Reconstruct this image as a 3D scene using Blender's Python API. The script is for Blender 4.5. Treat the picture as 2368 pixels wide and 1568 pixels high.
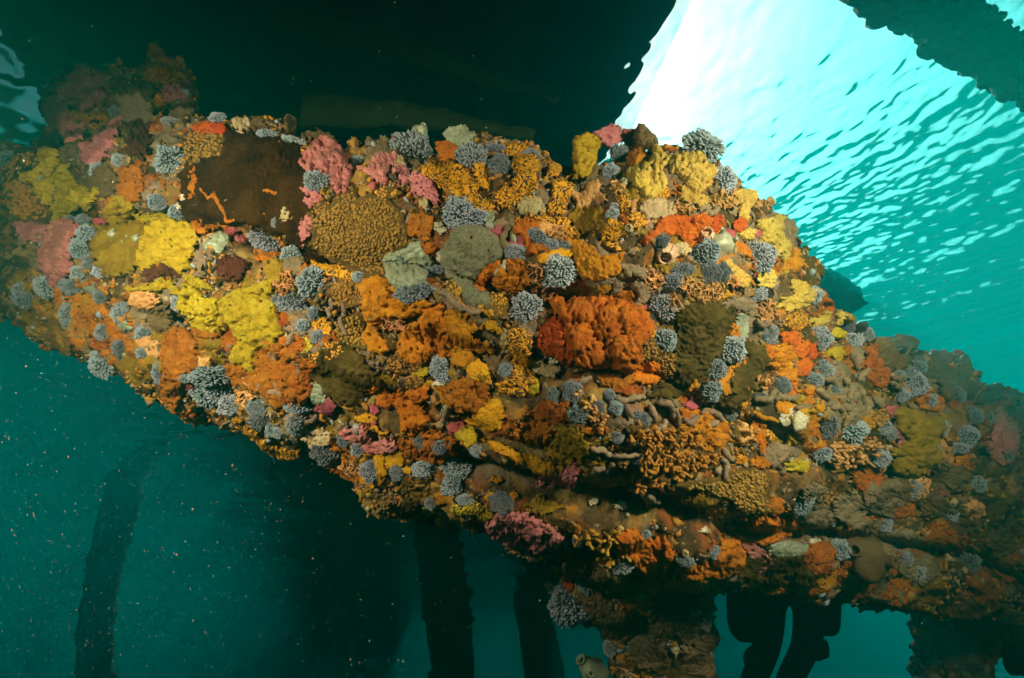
# Encrusted jetty timber under a pier, photographed from below with a pair of strobes.
import bpy, math, random
import numpy as np
from mathutils import Vector, Matrix
SC = bpy.context.scene
for o in list(bpy.data.objects):
    bpy.data.objects.remove(o)
COL = SC.collection
rng = np.random.default_rng(7)
random.seed(7)

# ------------------------------------------------------------------ camera
PITCH, ROLL, HFOV = math.radians(38.0), math.radians(0.0), math.radians(90.0)
PW, PH = 2367.0, 1568.0                 # measuring grid of the photograph
FPX = PW / 2 / math.tan(HFOV / 2)
cam_d = bpy.data.cameras.new('camera')
cam = bpy.data.objects.new('camera', cam_d)
COL.objects.link(cam)
cam_d.sensor_width = 36.0
cam_d.lens = 18.0 / math.tan(HFOV / 2)
cam_d.clip_start, cam_d.clip_end = 0.02, 2000.0
cam.rotation_euler = (Matrix.Rotation(PITCH + math.pi / 2, 3, 'X') @ Matrix.Rotation(ROLL, 3, 'Z')).to_euler()
SC.camera = cam
CR = np.array(cam.rotation_euler.to_matrix())      # columns: right, up, back
C_RIGHT, C_UP, C_FWD = CR[:, 0], CR[:, 1], -CR[:, 2]

# ------------------------------------------------------------------ sky and sun
SUN_EL, SUN_AZ = math.radians(62.0), math.radians(16.0)     # azimuth clockwise from +Y
w = bpy.data.worlds.new('World'); SC.world = w; w.use_nodes = True
nt = w.node_tree
bg = nt.nodes['Background']
sky = nt.nodes.new('ShaderNodeTexSky')
sky.sky_type = 'NISHITA'; sky.sun_disc = False
sky.sun_elevation = SUN_EL; sky.sun_rotation = SUN_AZ
sky.air_density, sky.dust_density, sky.ozone_density = 1.0, 4.0, 1.0
nt.links.new(sky.outputs[0], bg.inputs['Color'])
bg.inputs['Strength'].default_value = 0.05
sun_d = bpy.data.lights.new('sun', 'SUN')
sun_d.energy = 5.0; sun_d.angle = math.radians(3.0); sun_d.color = (1.0, 0.97, 0.9)
sun = bpy.data.objects.new('sun', sun_d); COL.objects.link(sun)
sdir = Vector((math.sin(SUN_AZ) * math.cos(SUN_EL), math.cos(SUN_AZ) * math.cos(SUN_EL), math.sin(SUN_EL)))
sun.rotation_euler = sdir.to_track_quat('Z', 'Y').to_euler()
sun.location = sdir * 30

# the photographer's two strobes: everything warm in the photograph is lit by their flash
def strobe(cx, cy, cz, ax, ay, az, watts):
    d = bpy.data.lights.new('camera_strobe', 'SPOT')
    d.energy = watts; d.spot_size = math.radians(112); d.spot_blend = 1.0
    d.shadow_soft_size = 0.07; d.color = (1.0, 0.88, 0.54)
    o = bpy.data.objects.new('camera_strobe', d); COL.objects.link(o)
    p = C_RIGHT * cx + C_UP * cy + C_FWD * cz
    t = C_RIGHT * ax + C_UP * ay + C_FWD * az
    o.location = p
    o.rotation_euler = Vector(p - t).to_track_quat('Z', 'Y').to_euler()
strobe(0.92, 0.50, 0.22, 0.46, -0.08, 1.25, 38)
strobe(-0.98, 0.36, 0.22, -0.72, 0.06, 1.25, 39)

SC.view_settings.view_transform = 'Standard'
SC.view_settings.look = 'None'
SC.view_settings.exposure = 1.55
SC.view_settings.gamma = 1.0
SC.view_settings.use_curve_mapping = False
SC.cycles.use_denoising = True
SC.cycles.use_adaptive_sampling = True
SC.cycles.adaptive_threshold = 0.03
SC.cycles.max_bounces = 6
SC.cycles.diffuse_bounces = 2
SC.cycles.glossy_bounces = 3
SC.cycles.transmission_bounces = 4
SC.cycles.transparent_max_bounces = 8
SC.cycles.volume_bounces = 0
SC.cycles.use_light_tree = False
SC.cycles.caustics_reflective = False
SC.cycles.caustics_refractive = False
SC.cycles.sample_clamp_indirect = 4.0

SURF_Z, DECK_Z, BED_Z = 3.2, 4.5, -5.0
HAZE = 0.14

# ------------------------------------------------------------------ helpers
def ray(px, py):
    """direction (z-depth 1) of points of the measuring grid"""
    px = np.asarray(px, float); py = np.asarray(py, float)
    return (C_FWD + ((px - PW / 2) / FPX)[..., None] * C_RIGHT + ((PH / 2 - py) / FPX)[..., None] * C_UP)

def at(px, py, depth):
    return ray(px, py) * np.asarray(depth, float)[..., None]

def tag(o, label=None, cat=None, group=None, kind=None):
    if label: o['label'] = label
    if cat: o['category'] = cat
    if group: o['group'] = group
    if kind: o['kind'] = kind
    return o

def mesh_np(name, v, faces_q=None, faces_t=None, smooth=True):
    """mesh from numpy arrays (quads and / or triangles)"""
    me = bpy.data.meshes.new(name)
    v = np.asarray(v, np.float32)
    loops, starts, n = [], [], 0
    for f in (faces_q, faces_t):
        if f is None or len(f) == 0: continue
        f = np.asarray(f, np.int32)
        k = f.shape[1]
        loops.append(f.ravel()); starts.append(n + np.arange(len(f)) * k); n += f.size
    loops = np.concatenate(loops); starts = np.concatenate(starts).astype(np.int32)
    me.vertices.add(len(v)); me.vertices.foreach_set('co', v.ravel())
    me.loops.add(len(loops)); me.loops.foreach_set('vertex_index', loops)
    me.polygons.add(len(starts)); me.polygons.foreach_set('loop_start', starts)
    me.update(calc_edges=True)
    if smooth:
        me.polygons.foreach_set('use_smooth', np.ones(len(starts), bool))
    return me

def link(name, me, mat=None, parent=None):
    o = bpy.data.objects.new(name, me)
    COL.objects.link(o)
    if mat is not None:
        if isinstance(mat, (list, tuple)):
            for m in mat: me.materials.append(m)
        elif len(me.materials) == 0: me.materials.append(mat)
    if parent is not None: o.parent = parent
    return o

def empty(name, loc=(0, 0, 0)):
    o = bpy.data.objects.new(name, None); COL.objects.link(o); o.location = loc
    o.empty_display_size = 0.05
    return o

def grid_faces(nu, nv, wrap=False):
    i = np.arange(nu - 1)[:, None] * nv
    j = np.arange(nv if wrap else nv - 1)[None, :]
    j2 = (j + 1) % nv
    a = (i + j).ravel(); b = (i + j2).ravel(); c = (i + nv + j2).ravel(); d = (i + nv + j).ravel()
    return np.stack([a, b, c, d], 1)

# ---- vectorised gradient noise
_perm = rng.permutation(512)
_perm = np.concatenate([_perm, _perm, _perm])
_gr = rng.normal(size=(512, 3)); _gr /= np.linalg.norm(_gr, axis=1)[:, None]
def noise3(p):
    p = np.asarray(p, float)
    sh = p.shape[:-1]; p = p.reshape(-1, 3)
    i = np.floor(p).astype(int); f = p - i; i &= 511
    u = f * f * f * (f * (f * 6 - 15) + 10)
    out = 0
    for dx in (0, 1):
        for dy in (0, 1):
            for dz in (0, 1):
                h = _perm[_perm[_perm[(i[:, 0] + dx) & 511] + ((i[:, 1] + dy) & 511)] + ((i[:, 2] + dz) & 511)] & 511
                g = _gr[h]
                d = f - np.array([dx, dy, dz])
                wgt = (u[:, 0] if dx else 1 - u[:, 0]) * (u[:, 1] if dy else 1 - u[:, 1]) * (u[:, 2] if dz else 1 - u[:, 2])
                out = out + wgt * (g * d).sum(1)
    return (out * 1.6).reshape(sh)

def fbm(p, octv=4, gain=0.5):
    a, s, t = 1.0, 1.0, 0
    for k in range(octv):
        t = t + a * noise3(np.asarray(p) * s + 17.3 * k); a *= gain; s *= 2.03
    return t

# ---- node materials
def new_mat(name):
    m = bpy.data.materials.new(name); m.use_nodes = True
    t = m.node_tree; t.nodes.clear()
    out = t.nodes.new('ShaderNodeOutputMaterial')
    return m, t, out

def N(t, typ, **kw):
    n = t.nodes.new(typ)
    for k, v in kw.items():
        if k in n.inputs: n.inputs[k].default_value = v
        else: setattr(n, k, v)
    return n
# ------------------------------------------------------------------ water surface, deck, sea bed
def build_surface():
    n = 760
    t = np.linspace(-1, 1, n)
    ax = np.sinh(t * 5.0) / np.sinh(5.0)
    X, Y = np.meshgrid(ax * 60 + 2.0, ax * 60 + 3.0, indexing='ij')
    P = np.stack([X, Y, np.zeros_like(X)], -1)
    a = math.radians(58)
    u = X * math.cos(a) + Y * math.sin(a); v = -X * math.sin(a) + Y * math.cos(a)
    wq = noise3(np.stack([X * .35, Y * .35, X * 0 + 3.1], -1))
    z = 0.060 * noise3(np.stack([u * .9, v * .55, wq], -1))
    z += 0.024 * noise3(np.stack([u * 3.6 + wq, v * 2.3, wq * 2 + 5], -1))
    z += 0.0145 * noise3(np.stack([u * 11 + 2 * wq, v * 7.0, wq + 9], -1))
    z += 0.0075 * noise3(np.stack([u * 26, v * 16.0, wq + 19], -1))
    z += 0.0035 * noise3(np.stack([u * 40, v * 16.0, wq + 29], -1))
    P[..., 2] = SURF_Z + .66 * z
    me = mesh_np('water_surface', P.reshape(-1, 3), grid_faces(n, n)[:, ::-1])
    m, t, out = new_mat('sea_surface')
    fr = N(t, 'ShaderNodeFresnel', IOR=1.33)
    tr = N(t, 'ShaderNodeBsdfTransparent'); tr.inputs['Color'].default_value = (.93, 1, .99, 1)
    rf = N(t, 'ShaderNodeBsdfRefraction', IOR=1.33, Roughness=0.0)
    rf.inputs['Color'].default_value = (.93, 1, .99, 1)
    gl = N(t, 'ShaderNodeBsdfGlossy', Roughness=0.02)
    m0 = N(t, 'ShaderNodeMixShader', Fac=0.6)
    t.links.new(tr.outputs[0], m0.inputs[1]); t.links.new(rf.outputs[0], m0.inputs[2])
    mx = N(t, 'ShaderNodeMixShader')
    t.links.new(fr.outputs[0], mx.inputs[0]); t.links.new(m0.outputs[0], mx.inputs[1]); t.links.new(gl.outputs[0], mx.inputs[2])
    t.links.new(mx.outputs[0], out.inputs['Surface'])
    tag(link('water_surface', me, m), kind='structure')
build_surface()

def mat_simple(name, col, rough=.8, var=.35, scale=8.0, bump=.3, bscale=40.0, spec=.2):
    m, t, out = new_mat(name)
    b = N(t, 'ShaderNodeBsdfPrincipled', Roughness=rough)
    b.inputs['Specular IOR Level'].default_value = spec
    tc = N(t, 'ShaderNodeTexCoord')
    no = N(t, 'ShaderNodeTexNoise', Scale=scale, Detail=5.0)
    t.links.new(tc.outputs['Object'], no.inputs['Vector'])
    mx = N(t, 'ShaderNodeMix', data_type='RGBA')
    mx.inputs[6].default_value = (*[c * (1 - var) for c in col], 1)
    mx.inputs[7].default_value = (*[min(1, c * (1 + var)) for c in col], 1)
    t.links.new(no.outputs[0], mx.inputs[0]); t.links.new(mx.outputs[2], b.inputs['Base Color'])
    if bump:
        n2 = N(t, 'ShaderNodeTexNoise', Scale=bscale, Detail=4.0)
        t.links.new(tc.outputs['Object'], n2.inputs['Vector'])
        bp = N(t, 'ShaderNodeBump', Strength=bump, Distance=0.02)
        t.links.new(n2.outputs[0], bp.inputs['Height']); t.links.new(bp.outputs[0], b.inputs['Normal'])
    t.links.new(b.outputs[0], out.inputs['Surface'])
    return m

sand = mat_simple('sea_sand', (.16, .15, .11), .95, .3, 3, .4, 20)
n = 80
gx, gy = np.meshgrid(np.linspace(-90, 90, n), np.linspace(-90, 90, n), indexing='ij')
gz = BED_Z + .25 * fbm(np.stack([gx * .15, gy * .15, gx * 0], -1), 3)
tag(link('sea_bed', mesh_np('sea_bed', np.stack([gx, gy, gz], -1).reshape(-1, 3), grid_faces(n, n)[:, ::-1]), sand), kind='structure')

def box_arr(c, sx, sy, sz, R=None):
    s = np.array([[-1, -1, -1], [1, -1, -1], [1, 1, -1], [-1, 1, -1], [-1, -1, 1], [1, -1, 1], [1, 1, 1], [-1, 1, 1]], float)
    v = s * np.array([sx, sy, sz]) / 2
    if R is not None: v = v @ np.asarray(R).T
    f = np.array([[0, 3, 2, 1], [4, 5, 6, 7], [0, 1, 5, 4], [1, 2, 6, 5], [2, 3, 7, 6], [3, 0, 4, 7]])
    return v + np.asarray(c), f

# pier deck overhead, in the air: planks across, girders along; pier runs forward and a little to the left
PIER_DIR = math.radians(14)                         # heading left of +Y
pd = np.array([-math.sin(PIER_DIR), math.cos(PIER_DIR), 0]); pr = np.array([math.cos(PIER_DIR), math.sin(PIER_DIR), 0])
EDGE0 = np.array([1.33, 1.5, 0])                     # a point of the right-hand deck edge
WIDTH = 3.5
Rp = np.stack([pr, pd, [0, 0, 1]], 1)
timber_dark = mat_simple('weathered_deck_timber', (.05, .047, .04), .85, .4, 6, .4, 50)
deck = empty('pier_deck', tuple(EDGE0 - pr * WIDTH / 2 + np.array([0, 0, DECK_Z])))
tag(deck, 'dark timber pier deck overhead blocking the daylight', 'pier deck')
def plank_mesh(left):
    v, f = box_arr((-left / 2, 0, 0), WIDTH + left, .29, .09)
    return mesh_np('plank', v, f, smooth=False)
plank_me, plank_long = plank_mesh(0), plank_mesh(4.0)      # lengths shaped for light: long ones hide glare, short ones let sun in
for k in range(int(44 / .3)):
    y = -18 + k * .3
    o = link('plank', plank_long if y < 3.8 else plank_me, timber_dark, deck)
    o.matrix_local = Matrix.Translation(Vector(pd * y + pr * random.uniform(-.26, .16) + np.array([0, 0, random.uniform(0, .012)]))) @ Matrix(Rp.tolist()).to_4x4()
v, f = box_arr((0, 0, 0), .3, 46, .35)
gird_me = mesh_np('girder', v, f, smooth=False)
for x in (-1.5, -.5, .5, 1.5):
    o = link('girder', gird_me, timber_dark, deck)
    o.matrix_local = Matrix.Translation(Vector(pr * x + pd * 5 + np.array([0, 0, -.24]))) @ Matrix(Rp.tolist()).to_4x4()

# added decking, unseen behind the timber, placed to keep sun off the water
shade_deck = empty('added_shade_deck', (.3, 11.6, DECK_Z + .2))
tag(shade_deck, 'added unseen timber decking that shades the water beyond the overgrown timber', 'pier deck')
v, f = box_arr((.8, 0, 0), 7.4, .29, .09); wide = mesh_np('plank', v, f, smooth=False)
v, f = box_arr((.1, 0, 0), 6.0, .29, .09); narrow = mesh_np('plank', v, f, smooth=False)
v, f = box_arr((-.65, 0, 0), 4.5, .29, .09); slim = mesh_np('plank', v, f, smooth=False)
for k in range(45):
    y = -7.9 + k * .3
    o = link('plank', slim if y < -6.9 else narrow if y < -5.4 else wide, timber_dark, shade_deck); o.location = (0, y, random.uniform(0, .012))
v, f = box_arr((0, 0, 0), .3, 11.4, .3)
me = mesh_np('girder', v, f, smooth=False)
for x in (-2.5, -.8, 1.0):
    link('girder', me, timber_dark, shade_deck).location = (x, 0, -.21)
# ------------------------------------------------------------------ encrusted timbers
def smooth_interp(a, n):
    a = np.asarray(a, float)
    k = len(a)
    t = np.linspace(0, k - 1, n)
    i = np.clip(np.floor(t).astype(int), 0, k - 2); f = (t - i)[:, None]
    p0 = a[np.clip(i - 1, 0, k - 1)]; p1 = a[i]; p2 = a[i + 1]; p3 = a[np.clip(i + 2, 0, k - 1)]
    return .5 * ((2 * p1) + (-p0 + p2) * f + (2 * p0 - 5 * p1 + 4 * p2 - p3) * f * f + (-p0 + 3 * p1 - 3 * p2 + p3) * f ** 3)

def norms(P, wrap=True):
    du = np.gradient(P, axis=0)
    if wrap: dv = (np.roll(P, -1, 1) - np.roll(P, 1, 1)) * .5
    else: dv = np.gradient(P, axis=1)
    n = np.cross(dv, du)
    return n / (np.linalg.norm(n, axis=-1, keepdims=True) + 1e-12)

def log_from_edges(st, ns, nt, depth_ratio=.85, amp=1.0, seed=0.0, grooves=(), square=.0):
    """st rows: edge A (px, py), edge B (px, py), depth of the axis. Returns vertex grid ns x nt and normals."""
    q = smooth_interp(st, ns)
    A = at(q[:, 0], q[:, 1], q[:, 4]); B = at(q[:, 2], q[:, 3], q[:, 4])
    Cc = (A + B) / 2; H = (A - B) / 2
    r = np.linalg.norm(H, axis=1, keepdims=True)
    view = Cc / np.linalg.norm(Cc, axis=1, keepdims=True)
    D = -view * r * depth_ratio
    th = np.linspace(0, 2 * np.pi, nt, endpoint=False)
    c, s = np.cos(th), np.sin(th)
    if square:
        k = (np.abs(c) ** 4 + np.abs(s) ** 4) ** (-.25)
        k = 1 + (k - 1) * square; c, s = c * k, s * k
    P = Cc[:, None] + H[:, None] * c[None, :, None] + D[:, None] * s[None, :, None]
    n = norms(P)
    if ((P - Cc[:, None]) * n).sum() < 0: n = -n
    h = .040 * fbm(P * 4.2 + seed, 2) + .018 * fbm(P * 13 + seed + 7, 2) + .008 * fbm(P * 38 + seed + 3, 2)
    h = h * amp
    frac = (1 - np.cos(th)) / 2
    u = np.linspace(0, 1, ns)
    for (f0, f1, wd, dp, u0, u1) in grooves:
        ff = f0 + (f1 - f0) * u
        ff = ff + .02 * noise3(np.stack([u * 14, u * 0 + seed, u * 0 + f0 * 9], -1))
        g = np.exp(-((frac[None] - ff[:, None]) / wd) ** 2) * (np.sin(th) > -.2)[None]
        ramp = np.clip((u - u0) / .05, 0, 1) * np.clip((u1 - u) / .05, 0, 1)
        h = h - dp * g * ramp[:, None]
    P = P + n * h[..., None]
    n2 = norms(P)
    if ((P - Cc[:, None]) * n2).sum() < 0: n2 = -n2
    return P, n2

def log_faces(ns, nt):
    return grid_faces(ns, nt, wrap=True)

def close_ends(P):
    ns, nt, _ = P.shape
    v = P.reshape(-1, 3)
    f = log_faces(ns, nt)
    c0, c1 = P[0].mean(0), P[-1].mean(0)
    v = np.concatenate([v, [c0, c1]])
    j = np.arange(nt); k = (j + 1) % nt
    t = np.concatenate([np.stack([np.full(nt, ns * nt), k, j], 1), np.stack([np.full(nt, ns * nt + 1), (ns - 1) * nt + j, (ns - 1) * nt + k], 1)])
    return v, f, t

def wood_mat():
    m, t, out = new_mat('encrusted_timber')
    b = N(t, 'ShaderNodeBsdfPrincipled', Roughness=.8)
    b.inputs['Specular IOR Level'].default_value = .25
    tc = N(t, 'ShaderNodeTexCoord')
    def noise(sc, det=4.0, off=0.0):
        mp = N(t, 'ShaderNodeMapping'); mp.inputs['Location'].default_value = (off, off * 2, -off)
        t.links.new(tc.outputs['Object'], mp.inputs[0])
        n = N(t, 'ShaderNodeTexNoise', Scale=sc, Detail=det, Roughness=.6)
        t.links.new(mp.outputs[0], n.inputs['Vector']); return n
    def ramp(src, a, b_):
        r = N(t, 'ShaderNodeMapRange'); r.inputs[1].default_value = a; r.inputs[2].default_value = b_
        t.links.new(src.outputs[0], r.inputs[0]); return r
    col = None
    base = N(t, 'ShaderNodeRGB'); base.outputs[0].default_value = (.020, .017, .012, 1)
    col = base.outputs[0]
    for (sc, off, lo, hi, c) in ((7, 1, .40, .56, (.075, .045, .016)), (10, 5, .50, .58, (.20, .11, .03)),
                                 (11, 9, .53, .60, (.24, .075, .016)), (9, 13, .54, .60, (.19, .135, .09)),
                                 (13, 17, .56, .62, (.26, .17, .05)), (20, 25, .60, .65, (.34, .15, .02)), (60, 21, .62, .70, (.36, .26, .11))):
        nn = noise(sc, 5.0, off); r = ramp(nn, lo, hi)
        mx = N(t, 'ShaderNodeMix', data_type='RGBA'); mx.inputs[7].default_value = (*c, 1)
        t.links.new(r.outputs[0], mx.inputs[0]); t.links.new(col, mx.inputs[6]); col = mx.outputs[2]
    t.links.new(col, b.inputs['Base Color'])
    n2 = noise(70, 6.0, 30); bp = N(t, 'ShaderNodeBump', Strength=.7, Distance=.012)
    t.links.new(n2.outputs[0], bp.inputs['Height']); t.links.new(bp.outputs[0], b.inputs['Normal'])
    t.links.new(b.outputs[0], out.inputs['Surface'])
    return m
WOOD = wood_mat()

MAIN = [(-260, 385, -320, 740, 1.95), (-100, 365, -160, 720, 1.85), (60, 355, 0, 715, 1.72), (250, 335, 150, 800, 1.58), (440, 290, 290, 875, 1.46),
        (620, 312, 425, 935, 1.37), (800, 355, 570, 985, 1.31), (980, 350, 730, 1060, 1.27), (1180, 360, 935, 1155, 1.25),
        (1350, 400, 1135, 1220, 1.25), (1560, 375, 1335, 1285, 1.27), (1725, 480, 1560, 1330, 1.31), (1830, 610, 1720, 1350, 1.37),
        (1955, 755, 1900, 1370, 1.46), (2110, 810, 2060, 1385, 1.58), (2250, 870, 2240, 1415, 1.72), (2400, 970, 2420, 1480, 1.88), (2600, 1070, 2640, 1560, 2.1)]
GROOVES = ((.36, .44, .030, .060, .05, .62), (.80, .74, .035, .065, .45, .98), (.56, .50, .020, .035, .30, .9), (.70, .66, .018, .03, .1, .6))
MP, MN = log_from_edges(MAIN, 460, 300, .85, 1.0, 0.0, GROOVES)
v, f, tt = close_ends(MP)
beam = link('encrusted_timber', mesh_np('encrusted_timber', v, f, tt), WOOD)
tag(beam, 'huge timber crossing the picture, wholly overgrown with sponges and soft corals', 'timber')

PILES = []
def px_pile(name, st, ns, nt, label, cat, mat, ratio=.9, amp=1.0, seed=1.0, ret=False):
    P, n = log_from_edges(st, ns, nt, ratio, amp, seed)
    v, f, t_ = close_ends(P)
    o = link(name, mesh_np(name, v, f, t_), mat)
    tag(o, label, cat)
    PILES.append((P, n))
    return P, n
# pile rising behind the left end of the timber
UL = px_pile('encrusted_pile', [(250, 160, 350, 150, 2.2), (170, 175, 420, 165, 2.18), (120, 215, 445, 200, 2.12), (110, 270, 455, 255, 2.05), (105, 350, 480, 330, 1.95), (80, 470, 500, 440, 1.85), (80, 600, 500, 560, 1.8), (120, 720, 480, 720, 1.85)],
             150, 160, 'overgrown stump of a pile rising behind the left end of the timber', 'pile', WOOD, .9, 1.3, 4.0)
POST = px_pile('encrusted_post', [(1345, 1180, 1640, 1180, 1.55), (1310, 1290, 1640, 1290, 1.55), (1292, 1350, 1640, 1350, 1.56), (1310, 1410, 1640, 1405, 1.56), (1375, 1455, 1640, 1450, 1.57), (1400, 1510, 1640, 1500, 1.57), (1425, 1570, 1640, 1570, 1.58), (1440, 1700, 1640, 1700, 1.6), (1450, 1900, 1640, 1900, 1.65)],
               150, 160, 'dark overgrown post standing under the middle of the timber beside the diver', 'post', WOOD, .9, .9, 6.0)
RP = px_pile('encrusted_pile', [(2120, 1080, 2560, 1080, 2.15), (2105, 1200, 2430, 1180, 2.15), (2085, 1330, 2345, 1330, 2.15), (2105, 1420, 2320, 1420, 2.15), (2125, 1500, 2300, 1500, 2.15), (2140, 1580, 2300, 1580, 2.15), (2140, 1760, 2310, 1760, 2.2), (2140, 2000, 2320, 2000, 2.25)],
             150, 140, 'near black overgrown pile below the right end of the timber', 'pile', WOOD, .9, 1.3, 8.0)
px_pile('encrusted_pile', [(2300, 1330, 2330, 1560, 2.5), (2370, 1300, 2420, 1560, 2.5), (2480, 1270, 2520, 1570, 2.5), (2620, 1260, 2650, 1580, 2.5)],
        80, 90, 'dark overgrown cross timber at the lower right edge', 'timber', WOOD, .9, 1.3, 9.0)

# ---- depth of the overgrown surface as a height field, used to seat every organism on it
GS = 3.0
GW, GH = int(PW / GS) + 140, int(PH / GS) + 60          # margins of 70 / 30 cells
OX, OY = 70, 30
def project(P):
    z = P @ C_FWD
    return (P @ C_RIGHT) / z * FPX + PW / 2, PH / 2 - (P @ C_UP) / z * FPX, z
zb = np.full((GH, GW), 9.0)
def splat(P, n):
    up = 4
    a = smooth_lin(P, up)
    x, y, z = project(a.reshape(-1, 3))
    i = np.round(y / GS).astype(int) + OY; j = np.round(x / GS).astype(int) + OX
    ok = (i >= 0) & (i < GH) & (j >= 0) & (j < GW) & (z > .2)
    np.minimum.at(zb, (i[ok], j[ok]), z[ok])
def smooth_lin(P, up):
    ns, nt, _ = P.shape
    Q = np.concatenate([P, P[:, :1]], 1)
    t = np.linspace(0, ns - 1, (ns - 1) * up + 1); i = np.minimum(t.astype(int), ns - 2); f = (t - i)[:, None, None]
    Q = Q[i] * (1 - f) + Q[i + 1] * f
    t = np.linspace(0, nt, nt * up + 1)[:-1]; i = t.astype(int); f = (t - i)[None, :, None]
    return Q[:, i] * (1 - f) + Q[:, i + 1] * f
for P, n in [(MP, MN), UL, POST, RP]: splat(P, n)
mask = zb < 8.9
# close pin holes, then extend outwards
def shifts(a):
    p = np.pad(a, 1, mode='edge')
    return np.stack([p[:-2, 1:-1], p[2:, 1:-1], p[1:-1, :-2], p[1:-1, 2:]])
for it in range(2):
    s4 = shifts(mask.astype(float)); z4 = shifts(np.where(mask, zb, 0))
    fill = (~mask) & (s4.sum(0) >= 3)
    zb[fill] = (z4.sum(0) / np.maximum(s4.sum(0), 1))[fill]; mask = mask | fill
MASK = mask.copy()
known = mask.copy(); zz = np.where(known, zb, 0.0)
for it in range(60):
    s4 = shifts(known.astype(float)); z4 = shifts(zz)
    new = (~known) & (s4.sum(0) > 0)
    zz[new] = (z4.sum(0) / np.maximum(s4.sum(0), 1e-6))[new]; known |= new
zz[~known] = 1.6
zraw = zz.copy()
for it in range(3): zraw = .5 * zraw + .5 * shifts(zraw).mean(0)
def near_env(a, k):
    for it in range(k): a = np.minimum(a, shifts(a).min(0))
    return a
zz = near_env(zz, 4)
for it in range(10):
    zz = .5 * zz + .5 * shifts(zz).mean(0)
gj, gi = np.meshgrid(np.arange(GW), np.arange(GH))
WP = at((gj - OX) * GS, (gi - OY) * GS, zz)
WR = at((gj - OX) * GS, (gi - OY) * GS, zraw)
zs = zz.copy()
for it in range(30): zs = .4 * zs + .6 * shifts(zs).mean(0)
WS = at((gj - OX) * GS, (gi - OY) * GS, zs)
WN = np.cross(np.gradient(WS, axis=1), np.gradient(WS, axis=0))
WN /= np.linalg.norm(WN, axis=-1, keepdims=True)
if (WN * -WP).sum() < 0: WN = -WN
WN = WN + .45 * -WP / np.linalg.norm(WP, axis=-1, keepdims=True)
WN /= np.linalg.norm(WN, axis=-1, keepdims=True)

def samp(arr, px, py):
    x = np.clip(np.asarray(px, float) / GS + OX, 0, GW - 1.01); y = np.clip(np.asarray(py, float) / GS + OY, 0, GH - 1.01)
    j = x.astype(int); i = y.astype(int); fx = x - j; fy = y - i
    if arr.ndim == 3: fx = fx[..., None]; fy = fy[..., None]
    return (arr[i, j] * (1 - fx) + arr[i, j + 1] * fx) * (1 - fy) + (arr[i + 1, j] * (1 - fx) + arr[i + 1, j + 1] * fx) * fy
def seat(px, py, raw=False):
    """point on the overgrown surface and its outward normal"""
    p = samp(WR if raw else WP, px, py); n = samp(WN, px, py)
    return p, n / np.linalg.norm(n, axis=-1, keepdims=True)
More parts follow.
